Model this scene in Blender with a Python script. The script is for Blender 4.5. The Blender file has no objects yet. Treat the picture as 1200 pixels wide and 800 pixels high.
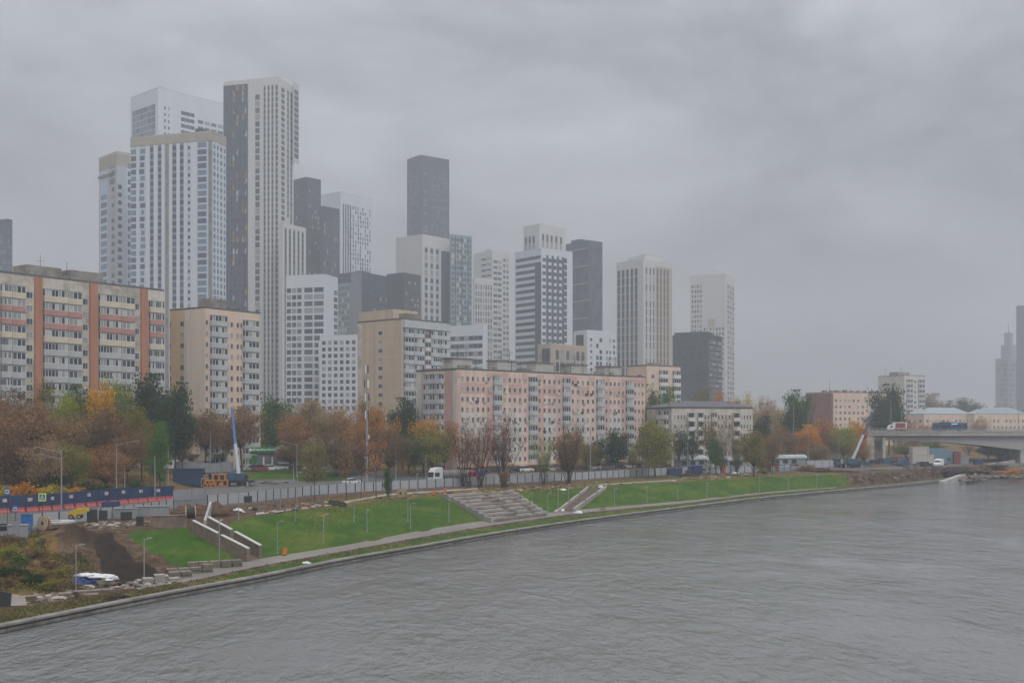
import bpy, math, random
import numpy as np
from mathutils import Vector, Matrix
random.seed(7); RNG = np.random.default_rng(7)
SC = bpy.context.scene
COL = SC.collection
# ------------------------------------------------------------------ camera
F = 1300.0; HZ = 495.0; EYE = 19.0          # focal length in photo pixels, horizon row, eye height over the water
cam = bpy.data.cameras.new('camera'); cam_o = bpy.data.objects.new('camera', cam); COL.objects.link(cam_o)
cam_o.location = (0, 0, EYE); cam_o.rotation_euler = (math.pi/2, 0, 0)
cam.sensor_width = 36; cam.lens = 36*F/1200; cam.shift_y = (HZ-400)/1200
cam.clip_end = 9000; cam.clip_start = 0.5
SC.camera = cam_o
# ------------------------------------------------------------------ sky, sun, exposure
SUN_EL, SUN_AZ = math.radians(48), math.radians(152)
W = bpy.data.worlds.new('World'); SC.world = W; W.use_nodes = True
nt = W.node_tree; N = nt.nodes; L = nt.links; N.clear()
sky = N.new('ShaderNodeTexSky'); sky.sky_type = 'NISHITA'; sky.sun_disc = False
sky.sun_elevation = SUN_EL; sky.sun_rotation = SUN_AZ; sky.dust_density = 4
tc = N.new('ShaderNodeTexCoord'); mp = N.new('ShaderNodeMapping'); mp.inputs['Scale'].default_value = (1, 1, 2.2)
nz = N.new('ShaderNodeTexNoise'); nz.inputs['Scale'].default_value = 2.9; nz.inputs['Detail'].default_value = 7; nz.inputs['Roughness'].default_value = .58
nz.inputs['Distortion'].default_value = .25
L.new(tc.outputs['Generated'], mp.inputs['Vector']); L.new(mp.outputs[0], nz.inputs['Vector'])
rp = N.new('ShaderNodeValToRGB'); e = rp.color_ramp.elements
SKYG = 1.0
e[0].position = .32; e[0].color = (6.2, 6.4, 6.75, 1); e[1].position = .68; e[1].color = (14.4, 14.7, 15.3, 1)
L.new(nz.outputs[0], rp.inputs[0])
mx = N.new('ShaderNodeMix'); mx.data_type = 'RGBA'; mx.inputs[0].default_value = .93
L.new(sky.outputs[0], mx.inputs[6]); L.new(rp.outputs[0], mx.inputs[7])
# an overcast sky is brightest overhead
sz = N.new('ShaderNodeSeparateXYZ'); L.new(tc.outputs['Generated'], sz.inputs[0])
zr = N.new('ShaderNodeValToRGB'); z_ = zr.color_ramp.elements; z_[0].position = 0; z_[0].color = (.215, .216, .22, 1); z_[1].position = 1; z_[1].color = (1, 1, 1, 1)
q_ = z_.new(.12); q_.color = (.235, .236, .24, 1); q_ = z_.new(.36); q_.color = (.40, .405, .415, 1); L.new(sz.outputs[2], zr.inputs[0])
mz_ = N.new('ShaderNodeMix'); mz_.data_type = 'RGBA'; mz_.blend_type = 'MULTIPLY'; mz_.inputs[0].default_value = 1; L.new(mx.outputs[2], mz_.inputs[6]); L.new(zr.outputs[0], mz_.inputs[7])
bg = N.new('ShaderNodeBackground'); bg.inputs[1].default_value = .13; L.new(mz_.outputs[2], bg.inputs[0])
wo = N.new('ShaderNodeOutputWorld'); L.new(bg.outputs[0], wo.inputs[0])
sl = bpy.data.lights.new('sun', 'SUN'); sl.energy = 1.5; sl.angle = math.radians(28); sl.color = (1, .98, .96)
so = bpy.data.objects.new('sun', sl); COL.objects.link(so)
sd = Vector((math.sin(SUN_AZ)*math.cos(SUN_EL), math.cos(SUN_AZ)*math.cos(SUN_EL), math.sin(SUN_EL)))
so.rotation_euler = sd.to_track_quat('Z', 'Y').to_euler(); so.location = (0, -50, 150)
SC.view_settings.view_transform = 'Standard'; SC.view_settings.look = 'None'
SC.view_settings.exposure = 0.04; SC.view_settings.gamma = 1; SC.view_settings.use_curve_mapping = False
HAZE_D = .00047
SC.render.engine = 'CYCLES'
SC.cycles.use_denoising = True
SC.cycles.max_bounces = 6; SC.cycles.diffuse_bounces = 3; SC.cycles.glossy_bounces = 3; SC.cycles.transmission_bounces = 2
SC.cycles.volume_bounces = 2; SC.cycles.transparent_max_bounces = 4
SC.cycles.sample_clamp_indirect = 8
# ------------------------------------------------------------------ materials
MATS = {}
def mat(name, col, rough=.85, var=.12, scale=.6, streak=False, metal=0, spec=.3, bump=0, bscale=4, obcol=False, emit=0, island=0, seams=None, dirt=None):
    """procedural principled material: base colour broken up by noise of two sizes"""
    if name in MATS: return MATS[name]
    m = bpy.data.materials.new(name); m.use_nodes = True
    t = m.node_tree; n = t.nodes; l = t.links; p = n['Principled BSDF']
    p.inputs['Roughness'].default_value = rough; p.inputs['Metallic'].default_value = metal
    p.inputs['Specular IOR Level'].default_value = spec
    base = n.new('ShaderNodeRGB'); base.outputs[0].default_value = (*col, 1); src = base.outputs[0]
    if obcol:
        oi = n.new('ShaderNodeObjectInfo'); src = oi.outputs['Color']
    if var > 0:
        c = n.new('ShaderNodeTexCoord'); mpn = n.new('ShaderNodeMapping')
        mpn.inputs['Scale'].default_value = (1, 1, .12) if streak else (1, 1, 1)
        l.new(c.outputs['Object'], mpn.inputs[0])
        a = n.new('ShaderNodeTexNoise'); a.inputs['Scale'].default_value = scale; a.inputs['Detail'].default_value = 6; a.inputs['Roughness'].default_value = .65
        l.new(mpn.outputs[0], a.inputs['Vector'])
        mr = n.new('ShaderNodeMapRange'); mr.inputs[1].default_value = .3; mr.inputs[2].default_value = .7
        mr.inputs[3].default_value = 1-var; mr.inputs[4].default_value = 1+var; l.new(a.outputs[0], mr.inputs[0])
        v = n.new('ShaderNodeVectorMath'); v.operation = 'SCALE'; l.new(src, v.inputs[0]); l.new(mr.outputs[0], v.inputs[3]); src = v.outputs[0]
        if dirt:
            b = n.new('ShaderNodeTexNoise'); b.inputs['Scale'].default_value = scale*.35; b.inputs['Detail'].default_value = 8; b.inputs['Roughness'].default_value = .7
            l.new(c.outputs['Object'], b.inputs['Vector'])
            mr2 = n.new('ShaderNodeMapRange'); mr2.inputs[1].default_value = .45; mr2.inputs[2].default_value = .62; l.new(b.outputs[0], mr2.inputs[0])
            q = n.new('ShaderNodeMix'); q.data_type = 'RGBA'; l.new(mr2.outputs[0], q.inputs[0]); l.new(src, q.inputs[6]); q.inputs[7].default_value = (*dirt, 1); src = q.outputs[2]
        if bump:
            nb = n.new('ShaderNodeTexNoise'); nb.inputs['Scale'].default_value = bscale; nb.inputs['Detail'].default_value = 6
            l.new(c.outputs['Object'], nb.inputs['Vector'])
            bp = n.new('ShaderNodeBump'); bp.inputs['Strength'].default_value = bump; bp.inputs['Distance'].default_value = .2
            l.new(nb.outputs[0], bp.inputs['Height']); l.new(bp.outputs[0], p.inputs['Normal'])
    if seams:   # panel joints: (width m, height m, depth of tone)
        g = n.new('ShaderNodeTexCoord'); sx = n.new('ShaderNodeSeparateXYZ'); l.new(g.outputs['Object'], sx.inputs[0])
        ad = n.new('ShaderNodeMath'); ad.operation = 'ADD'; l.new(sx.outputs[0], ad.inputs[0]); l.new(sx.outputs[1], ad.inputs[1])
        cb = n.new('ShaderNodeCombineXYZ'); l.new(ad.outputs[0], cb.inputs[0]); l.new(sx.outputs[2], cb.inputs[1])
        br = n.new('ShaderNodeTexBrick'); br.offset = 0; br.inputs['Scale'].default_value = 1
        br.inputs['Brick Width'].default_value = seams[0]; br.inputs['Row Height'].default_value = seams[1]
        br.inputs['Mortar Size'].default_value = .05; br.inputs['Mortar Smooth'].default_value = .3
        br.inputs['Color1'].default_value = (1, 1, 1, 1); br.inputs['Color2'].default_value = (.93, .93, .93, 1)
        br.inputs['Mortar'].default_value = (seams[2],)*3+(1,); l.new(cb.outputs[0], br.inputs[0])
        mm = n.new('ShaderNodeMix'); mm.data_type = 'RGBA'; mm.blend_type = 'MULTIPLY'; mm.inputs[0].default_value = 1
        l.new(src, mm.inputs[6]); l.new(br.outputs[0], mm.inputs[7]); src = mm.outputs[2]
    if island:
        ge = n.new('ShaderNodeNewGeometry'); hs = n.new('ShaderNodeHueSaturation')
        m1 = n.new('ShaderNodeMapRange'); m1.inputs[3].default_value = 1-island; m1.inputs[4].default_value = 1+island
        l.new(ge.outputs['Random Per Island'], m1.inputs[0]); l.new(m1.outputs[0], hs.inputs['Value'])
        m2 = n.new('ShaderNodeMath'); m2.operation = 'MULTIPLY_ADD'; m2.inputs[1].default_value = .05; m2.inputs[2].default_value = .475
        l.new(ge.outputs['Random Per Island'], m2.inputs[0]); l.new(m2.outputs[0], hs.inputs['Hue'])
        l.new(src, hs.inputs['Color']); src = hs.outputs[0]
    l.new(src, p.inputs['Base Color'])
    if emit:
        l.new(src, p.inputs['Emission Color']); p.inputs['Emission Strength'].default_value = emit
    if name == 'foliage':
        tl = n.new('ShaderNodeBsdfTranslucent'); l.new(src, tl.inputs[0]); ms = n.new('ShaderNodeMixShader'); ms.inputs[0].default_value = .38
        l.new(p.outputs[0], ms.inputs[1]); l.new(tl.outputs[0], ms.inputs[2]); l.new(ms.outputs[0], n['Material Output'].inputs[0])
    MATS[name] = m; return m
def M(n): return MATS[n]
glassD = mat('glass dark', (.020, .028, .038), .12, .25, .4, spec=.6)
glassM = mat('glass mid', (.055, .070, .088), .18, .25, .4, spec=.5)
glassC = mat('glass with curtain', (.26, .26, .25), .35, .2, .4, spec=.5)
glassW = mat('glass with white blind', (.42, .42, .41), .4, .1, .4, spec=.5)
glassT = mat('glass teal', (.07, .115, .125), .15, .2, .4, spec=.6)
glassB = mat('glass pale blue', (.13, .175, .215), .15, .2, .4, spec=.6)
frameW = mat('window frame white', (.58, .58, .57), .6, .05)
frameG = mat('window frame grey', (.22, .23, .25), .6, .05)
concrete = mat('concrete', (.30, .285, .265), .9, .2, .8, bump=.2, dirt=(.19, .175, .155))
concL = mat('pale concrete', (.40, .385, .36), .9, .18, .5, dirt=(.27, .25, .22))
steel = mat('galvanised steel', (.30, .31, .32), .5, .1, metal=.4)
darkm = mat('dark metal', (.035, .037, .042), .5, .1)
white = mat('white paint', (.72, .72, .71), .5, .05)
rubber = mat('rubber', (.02, .02, .02), .9, .05)
asphalt = mat('asphalt', (.085, .084, .084), .85, .2, .15, dirt=(.13, .12, .105))
pathm = mat('promenade paving', (.22, .195, .17), .42, .2, .25, dirt=(.17, .15, .13))
bark = mat('bark', (.055, .043, .035), .95, .25, 3)
barkP = mat('bark grey', (.10, .088, .08), .95, .25, 3)
leafm = mat('foliage', (.1, .1, .03), .8, .22, .35, obcol=True, island=.24, spec=.15)
twigm = mat('fine twigs', (.10, .07, .055), .95, .2, .5)
carp = mat('car paint', (.5, .5, .5), .3, .03, obcol=True, spec=.6)
soilD = mat('dark soil', (.032, .021, .014), .95, .3, 1.2, bump=.6, bscale=2)
soilB = mat('brown soil', (.095, .057, .033), .95, .3, 1.0, bump=.6, bscale=2)
rock = mat('rubble stone', (.14, .12, .10), .95, .3, .9, bump=.5)
# ------------------------------------------------------------------ geometry helpers
class MB:
    def __init__(s): s.v = []; s.f = []; s.m = []; s.mats = []
    def mi(s, m):
        if m not in s.mats: s.mats.append(m)
        return s.mats.index(m)
    def face(s, pts, m):
        k = len(s.v); s.v += [tuple(p) for p in pts]; s.f.append(tuple(range(k, k+len(pts)))); s.m.append(s.mi(m))
    def hexa(s, b, t, m):        # b, t: four bottom and four top points, same winding
        k = len(s.v); s.v += [tuple(p) for p in b]+[tuple(p) for p in t]
        i = s.mi(m)
        for q in ((3, 2, 1, 0), (4, 5, 6, 7), (0, 1, 5, 4), (1, 2, 6, 5), (2, 3, 7, 6), (3, 0, 4, 7)):
            s.f.append(tuple(k+j for j in q)); s.m.append(i)
    def box(s, c, d, m, rz=0):   # centre of the base, size
        cx, cy, cz = c; a, b, h = d[0]/2, d[1]/2, d[2]; co, si = math.cos(rz), math.sin(rz)
        p = [(cx+x*co-y*si, cy+x*si+y*co) for x, y in ((-a, -b), (a, -b), (a, b), (-a, b))]
        s.hexa([(x, y, cz) for x, y in p], [(x, y, cz+h) for x, y in p], m)
    def tube(s, a, b, r0, r1, m, n=6, caps=True):
        a = Vector(a); b = Vector(b); d = b-a
        if d.length < 1e-6: return
        d.normalize(); u = d.orthogonal().normalized(); w = d.cross(u); k = len(s.v); i = s.mi(m)
        for c, r in ((a, r0), (b, r1)):
            for j in range(n):
                t = 2*math.pi*j/n; s.v.append(tuple(c+u*(r*math.cos(t))+w*(r*math.sin(t))))
        for j in range(n):
            s.f.append((k+j, k+(j+1) % n, k+n+(j+1) % n, k+n+j)); s.m.append(i)
        if caps:
            s.f.append(tuple(k+j for j in reversed(range(n)))); s.m.append(i)
            s.f.append(tuple(k+n+j for j in range(n))); s.m.append(i)
    def prism(s, prof, y0, y1, m, ax='y'):    # profile [(x,z)] extruded along y
        n = len(prof); k = len(s.v); i = s.mi(m)
        for y in (y0, y1):
            for x, z in prof: s.v.append((x, y, z) if ax == 'y' else (y, x, z))
        for j in range(n): s.f.append((k+j, k+(j+1) % n, k+n+(j+1) % n, k+n+j)); s.m.append(i)
        s.f.append(tuple(k+j for j in reversed(range(n)))); s.m.append(i); s.f.append(tuple(k+n+j for j in range(n))); s.m.append(i)
    def lump(s, c, r, m, sq=(1, 1, 1), seed=0, amp=.25, n=2, flat=True):   # uneven boulder / heap
        import bmesh
        rn = random.Random(seed); bm = bmesh.new(); bmesh.ops.create_icosphere(bm, subdivisions=n, radius=1)
        k = len(s.v); i = s.mi(m); from mathutils import noise
        off = Vector((rn.random()*50, rn.random()*50, 0))
        for v in bm.verts:
            q = v.co*(1+amp*noise.noise(v.co*1.6+off)+amp*.6*noise.noise(v.co*4+off)+amp*.45*noise.noise(v.co*9+off)); z = q.z
            if flat and z < 0: z *= .15
            s.v.append((c[0]+q.x*r*sq[0], c[1]+q.y*r*sq[1], c[2]+z*r*sq[2]))
        for f in bm.faces: s.f.append(tuple(k+v.index for v in f.verts)); s.m.append(i)
        bm.free()
    def mesh(s, name):
        me = bpy.data.meshes.new(name); me.from_pydata(s.v, [], s.f)
        for m in s.mats: me.materials.append(m)
        me.polygons.foreach_set('material_index', s.m); me.update(); return me
    def build(s, name, parent=None, loc=None, rz=0, smooth=False):
        me = s.mesh(name)
        if smooth: me.polygons.foreach_set('use_smooth', [True]*len(me.polygons))
        return put(name, me, parent, loc, rz)
def put(name, me, parent=None, loc=None, rz=0, scale=None):
    o = bpy.data.objects.new(name, me); COL.objects.link(o)
    if parent: o.parent = parent
    if loc is not None: o.location = loc
    o.rotation_euler[2] = rz
    if scale is not None: o.scale = scale
    return o
def tag(o, label, cat, group=None, kind=None):
    if label: o['label'] = label
    if cat: o['category'] = cat
    if group: o['group'] = group
    if kind: o['kind'] = kind
    return o
def struct(o): o['kind'] = 'structure'; return o
def thing(name, label, cat, loc=(0, 0, 0), rz=0, group=None):
    o = bpy.data.objects.new(name, None); COL.objects.link(o); o.location = loc; o.rotation_euler[2] = rz
    o.empty_display_size = .5
    return tag(o, label, cat, group)
CH = {}
def note_children():
    pass
def dup(root, loc, rz=0, label=None, scale=None, color=None, colorparts=None):
    r = root.copy(); COL.objects.link(r); r.location = loc; r.rotation_euler = (0, 0, rz)
    if label: r['label'] = label
    if scale is not None: r.scale = scale
    if color is not None: r.color = color
    for ch in root.children:
        c = ch.copy(); COL.objects.link(c); c.parent = r
        if color is not None and (colorparts is None or stem(ch.name) in colorparts): c.color = color
        for g in ch.children:
            d = g.copy(); COL.objects.link(d); d.parent = c
    return r
def stem(n): return n.split('.')[0]
ORD = ['first', 'second', 'third', 'fourth', 'fifth', 'sixth', 'seventh', 'eighth', 'ninth', 'tenth', 'eleventh', 'twelfth', 'thirteenth', 'fourteenth',
       'fifteenth', 'sixteenth', 'seventeenth', 'eighteenth', 'nineteenth', 'twentieth']
# ------------------------------------------------------------------ the lie of the land (measured rows of the bank, turned into metres)
def hermite(x, xs, ys):
    x = min(max(x, xs[0]), xs[-1]); i = max(0, min(len(xs)-2, int(np.searchsorted(xs, x))-1))
    def sl(j):
        if j == 0: return (ys[1]-ys[0])/(xs[1]-xs[0])
        if j == len(xs)-1: return (ys[-1]-ys[-2])/(xs[-1]-xs[-2])
        a = (ys[j]-ys[j-1])/(xs[j]-xs[j-1]); b = (ys[j+1]-ys[j])/(xs[j+1]-xs[j])
        return 0 if a*b <= 0 else 2*a*b/(a+b)
    h = xs[i+1]-xs[i]; t = (x-xs[i])/h; m0, m1 = sl(i)*h, sl(i+1)*h
    return (2*t**3-3*t*t+1)*ys[i]+(t**3-2*t*t+t)*m0+(-2*t**3+3*t*t)*ys[i+1]+(t**3-t*t)*m1
def ln(tab): xs = sorted(tab); return xs, [tab[k] for k in xs]
water_y = ln({0: 743, 110: 720, 220: 698, 300: 683, 400: 662, 500: 644, 560: 633, 680: 614, 800: 598, 900: 585.5, 960: 579.5, 1000: 575.5, 1060: 570, 1128: 563, 1200: 560.5, 1260: 559})
near_y = ln({0: 716, 110: 699, 220: 681, 300: 664, 400: 646, 500: 628, 560: 618, 620: 609, 680: 601, 800: 589.5, 900: 578, 960: 573, 1000: 570, 1060: 565, 1128: 558.5, 1200: 556, 1260: 554.5})
far_y = ln({0: 703, 110: 690, 220: 671, 300: 655.5, 400: 639.5, 500: 620.5, 560: 611, 620: 603, 680: 597, 800: 586.8, 900: 576.3, 960: 572, 1000: 569.2, 1060: 564.3, 1128: 557.5, 1200: 555, 1260: 553.5})
top_y = ln({0: 632, 50: 628, 110: 623, 160: 620, 215: 617, 265: 610, 300: 604, 350: 597, 400: 590, 450: 584, 500: 581, 540: 579.5, 600: 575.5, 650: 571, 720: 567, 800: 563, 900: 558, 960: 556, 1000: 555, 1060: 551, 1128: 546, 1200: 544, 1260: 543})
def DY(y, z): return (EYE-z)*F/(y-HZ)
fence_D = ln({0: 153, 60: 162, 130: 170.6, 200: 184, 245: 195, 300: 205.5, 360: 222, 445: 239, 560: 260, 680: 285, 780: 311, 900: 329.5, 1000: 342, 1100: 368, 1260: 425})
road_D = ln({0: 179, 100: 193, 205: 213, 240: 222, 300: 228, 420: 246, 500: 258, 600: 275, 700: 296, 800: 318, 900: 339, 1000: 355, 1100: 384, 1260: 440})
back_D = ln({0: 225, 190: 238, 240: 285, 420: 285, 500: 283, 600: 293, 700: 310, 800: 332, 900: 358, 1000: 378, 1100: 408, 1260: 470})
back_z = ln({0: 8.5, 150: 8, 230: 6.8, 420: 6.8, 520: 5.8, 800: 5.8, 900: 5.2, 1000: 5, 1260: 5})
ZT = 4.3
def profile(px):
    """distance and height of each line of the bank for one direction of view"""
    w = DY(hermite(px, *water_y), 0)
    return [(w, 0), (w+1.6, .68), (max(w+2.5, DY(hermite(px, *near_y), 1)), 1), (max(w+4, DY(hermite(px, *far_y), 1)), 1.02), (DY(hermite(px, *top_y), ZT), ZT),
            (hermite(px, *fence_D), ZT), (hermite(px, *road_D), ZT), (hermite(px, *back_D), hermite(px, *back_z)), (hermite(px, *back_D)+400, 6)]
def XY(px, D): return ((px-600)/F*D, D)
def G(px, y):
    """point of the ground seen at a measured place in the picture"""
    k = (y-HZ)/F; pr = profile(px)
    for (d0, z0), (d1, z1) in zip(pr[1:], pr[2:]):
        m = (z1-z0)/(d1-d0); den = k+m
        if abs(den) < 1e-9: continue
        D = (EYE-z0+m*d0)/den
        if d0-1e-6 <= D <= d1+1e-6: return Vector((*XY(px, D), z0+m*(D-d0)))
    D = DY(max(y, HZ+2), 1) if y > 560 else DY(y, 5.5)
    return Vector((*XY(px, D), 1 if y > 560 else 5.5))
def GD(px, D):
    pr = profile(px)
    for (d0, z0), (d1, z1) in zip(pr[1:], pr[2:]):
        if d0 <= D <= d1: return Vector((*XY(px, D), z0+(z1-z0)*(D-d0)/(d1-d0)))
    return Vector((*XY(px, D), 6 if D > 200 else 1))
def ground_mesh():
    """one sheet from the quay to the horizon, with zone masks as point attributes"""
    pxs = list(np.arange(-0, 1261, 3.0))
    sub = [1, 2, 2, 18, 6, 4, 8, 6, 1]
    rows = []; meta = []
    from mathutils import noise
    for px in pxs:
        pr = profile(px)[1:]; row = []; mt = []
        for si, ((d0, z0), (d1, z1)) in enumerate(zip(pr, pr[1:])):
            n = [2, 2, 18, 6, 4, 8, 6][si]
            for j in range(n):
                t = j/n; tt = t
                D = d0+(d1-d0)*t; z = z0+(z1-z0)*tt
                if si == 2:
                    z = z0+(z1-z0)*(t*.86+.14*(3*t*t-2*t**3))
                row.append([*XY(px, D), z]); mt.append((px, D, z, si, t))
        D, z = pr[-1]; row.append([*XY(px, D), z]); mt.append((px, D, z, 7, 1))
        # on to the horizon
        a = math.radians(152-(px/1260)*75); 
        row.append([row[-1][0]+2600*math.cos(a), row[-1][1]+2300*math.sin(a), 6]); mt.append((px, 3000, 6, 8, 1))
        rows.append(row); meta.append(mt)
    # carry both ends on outside the picture
    def ext(r0, r1, m0, k):
        return [[a[0]+(a[0]-b[0])*k, a[1]+(a[1]-b[1])*k, a[2]] for a, b in zip(r0, r1)], list(m0)
    e1, em = ext(rows[0], rows[30], meta[0], 2.2)
    f1, fm = ext(rows[-1], rows[-30], meta[-1], 3.5)
    for q in (e1[-1], ): q[0] = -2900; q[1] = -60
    e1[-2] = [-700, 60, 6]
    rows = [e1]+rows+[f1]; meta = [em]+meta+[fm]
    return rows, meta
def inpoly(x, y, poly):
    c = False; j = len(poly)-1
    for i in range(len(poly)):
        xi, yi = poly[i]; xj, yj = poly[j]
        if (yi > y) != (yj > y) and x < (xj-xi)*(y-yi)/(yj-yi)+xi: c = not c
        j = i
    return c
Z_DARK = [(112, 626), (133, 620), (150, 640), (195, 674), (178, 682), (140, 686), (118, 676), (108, 660), (100, 640)]
Z_DARK2 = [(120, 703), (148, 694), (154, 699), (128, 708)]
Z_DARK3 = [(64, 622), (88, 616), (120, 624), (118, 640), (96, 646), (74, 638)]
Z_BROWN = [(128, 627), (142, 625), (170, 642), (212, 668), (196, 675), (160, 655)]
Z_BROWN2 = [(60, 620), (114, 624), (112, 640), (118, 662), (125, 690), (60, 700), (70, 650)]
Z_BROWN3 = [(215, 602), (262, 604), (270, 617), (262, 622), (222, 620)]
Z_BROWN4 = [(560, 590), (600, 598), (660, 602), (570, 612), (548, 600)]
Z_GRASSUP = [(330, 602), (420, 590), (560, 572), (640, 566), (820, 558), (980, 548), (980, 565), (560, 590), (330, 615)]
Z_LAWN = [(287, 549), (366, 549), (400, 556), (420, 564), (330, 562), (287, 560)]
def build_ground():
    rows, meta = ground_mesh(); nr = len(rows[0]); verts = []; A = []; Bm = []
    from mathutils import noise
    for i, (r, mt) in enumerate(zip(rows, meta)):
        for (x, y, z), (px, D, pz, si, t) in zip(r, mt):
            scy = HZ+(EYE-pz)*F/D
            jx = px+5*noise.noise(Vector((x*.25, y*.25, 7)))+3*noise.noise(Vector((x*.9, y*.9, 2))); scy += 2.5*noise.noise(Vector((x*.25, y*.25, 17)))
            grass = dark = brown = dry = asph = 0.
            if si in (0,):
                grass = 1 if px > 230 else max(0, (px-120)/110)*.6; dry = .5 if px < 230 else max(.25, .6-(px-230)/400)
                if px < 215: brown = .75
            elif si == 1: brown = 1
            elif si == 2:
                grass = 1 if px > 150 else 0; dry = max(0, .62-abs(t-1)*4, .5-t*5)+.22*max(0, noise.noise(Vector((x*.06, y*.06, 4)))+.25)
                if px < 130: dry = 1
                if px > 985: grass = max(0, 1-(px-985)/20); brown = 1-grass if px < 1130 else .5
            elif si == 3:
                if px < 300: brown = 1
                elif px < 980: grass = 1 if t < .55 and px > 380 else 0; brown = 0 if grass else 1; dry = .6 if grass else 0
                else: brown = 1; dry = .4
            elif si in (4, ): asph = 1
            elif si == 5:
                asph = 1 if px > 225 else 0; dry = 0 if px > 225 else 1
                if px > 980: brown = .6; asph = .6
            elif si >= 6: grass = .6; dry = .7; brown = .3
            for poly, key in ((Z_DARK, 'd'), (Z_DARK2, 'd'), (Z_BROWN, 'b'), (Z_BROWN2, 'b'), (Z_BROWN3, 'b'), (Z_BROWN4, 'b'), (Z_LAWN, 'g'), (Z_DARK3, 'm')):
                if inpoly(jx, scy, poly):
                    if key == 'm': dark, brown, grass, dry = .55, .5, 0, 0
                    if key == 'd': dark, brown, grass, dry = 1, 0, 0, 0
                    if key == 'b': dark, brown, grass, dry = 0, 1, 0, 0
                    if key == 'g': grass, asph, dry, brown = 1, 0, 0, 0
            dz = 0
            if si in (2, 3) and (brown > .5 or dark > .5 or (px < 130)): dz = .35*noise.noise(Vector((x*.35, y*.35, 0)))+.2*noise.noise(Vector((x*1.1, y*1.1, 3)))
            elif si == 2: dz = .12*noise.noise(Vector((x*.12, y*.12, 0)))
            if si in (2, 3): dz += 1.5*math.exp(-((px-82)/26)**2-((HZ+(EYE-pz)*F/D-633)/9)**2)
            if si in (2, 3) and px < 100: dz += 1.0*max(0, noise.noise(Vector((x*.12, y*.12, 9))))
            if si >= 6 and D < 2000: dz = 0
            verts.append((x, y, z+dz)); A.append((grass, dark, brown, 1)); Bm.append((asph, dry, 0, 1))
    nc = len(rows); faces = []
    def blur(a):
        q = np.array(a).reshape(nc, nr, 4); r = q.copy()
        for _ in range(2):
            r[1:-1, 1:-1] = (q[1:-1, 1:-1]*2+q[:-2, 1:-1]+q[2:, 1:-1]+q[1:-1, :-2]+q[1:-1, 2:])/6; q = r.copy()
        return r.reshape(-1, 4)
    A = blur(A); Bm = blur(Bm)
    for i in range(nc-1):
        for j in range(nr-1):
            faces.append((i*nr+j, (i+1)*nr+j, (i+1)*nr+j+1, i*nr+j+1))
    me = bpy.data.meshes.new('ground'); me.from_pydata(verts, [], faces)
    for nm, dat in (('zoneA', A), ('zoneB', Bm)):
        at = me.color_attributes.new(nm, 'FLOAT_COLOR', 'POINT'); at.data.foreach_set('color', np.array(dat, dtype=np.float32).ravel())
    me.polygons.foreach_set('use_smooth', [True]*len(me.polygons))
    m = bpy.data.materials.new('ground'); m.use_nodes = True; t = m.node_tree; n = t.nodes; l = t.links; p = n['Principled BSDF']
    p.inputs['Roughness'].default_value = .95; p.inputs['Specular IOR Level'].default_value = .15
    g = n.new('ShaderNodeTexCoord')
    def noi(sc, det=7, ro=.65, st=(1, 1, 1)):
        mpn = n.new('ShaderNodeMapping'); mpn.inputs['Scale'].default_value = st; l.new(g.outputs['Object'], mpn.inputs[0])
        q = n.new('ShaderNodeTexNoise'); q.inputs['Scale'].default_value = sc; q.inputs['Detail'].default_value = det; q.inputs['Roughness'].default_value = ro
        l.new(mpn.outputs[0], q.inputs['Vector']); return q.outputs[0]
    def ramp(src, stops):
        r = n.new('ShaderNodeValToRGB'); r.color_ramp.elements[0].position = stops[0][0]; r.color_ramp.elements[0].color = (*stops[0][1], 1)
        r.color_ramp.elements[1].position = stops[-1][0]; r.color_ramp.elements[1].color = (*stops[-1][1], 1)
        for a, c in stops[1:-1]:
            q = r.color_ramp.elements.new(a); q.color = (*c, 1)
        l.new(src, r.inputs[0]); return r.outputs[0]
    def mixc(f, a, b):
        q = n.new('ShaderNodeMix'); q.data_type = 'RGBA'; l.new(f, q.inputs[0]); l.new(a, q.inputs[6]); l.new(b, q.inputs[7]); return q.outputs[2]
    nbig, nmid, nfin = noi(.12), noi(.7), noi(3.5)
    mow = noi(.9, 4, .6, (1, .16, 1))
    def msk(sock, noi_, amt=.5):
        a = n.new('ShaderNodeMath'); a.operation = 'SUBTRACT'; l.new(noi_, a.inputs[0]); a.inputs[1].default_value = .5
        b = n.new('ShaderNodeMath'); b.operation = 'MULTIPLY_ADD'; l.new(a.outputs[0], b.inputs[0]); b.inputs[1].default_value = amt*2; l.new(sock, b.inputs[2])
        r = n.new('ShaderNodeMapRange'); r.inputs[1].default_value = .38; r.inputs[2].default_value = .62; l.new(b.outputs[0], r.inputs[0]); return r.outputs[0]
    grassc = ramp(nbig, [(.3, (.024, .072, .004)), (.5, (.046, .104, .006)), (.7, (.11, .135, .016))])
    gf = ramp(nfin, [(.3, (.68, .68, .68)), (.7, (1.25, 1.25, 1.2))]); gm2 = ramp(mow, [(.35, (.72, .80, .7)), (.65, (1.22, 1.1, 1.1))])
    def mul(a, b):
        q = n.new('ShaderNodeMix'); q.data_type = 'RGBA'; q.blend_type = 'MULTIPLY'; q.inputs[0].default_value = 1; l.new(a, q.inputs[6]); l.new(b, q.inputs[7]); return q.outputs[2]
    grassc = mul(mul(grassc, gf), gm2)
    dryc = ramp(nmid, [(.28, (.055, .065, .020)), (.45, (.12, .075, .028)), (.6, (.20, .115, .035)), (.72, (.10, .10, .025))]); dryc = mul(dryc, gf)
    brownc = ramp(nmid, [(.3, (.040, .025, .014)), (.5, (.090, .055, .032)), (.7, (.19, .14, .10))]); brownc = mul(brownc, gf)
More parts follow.
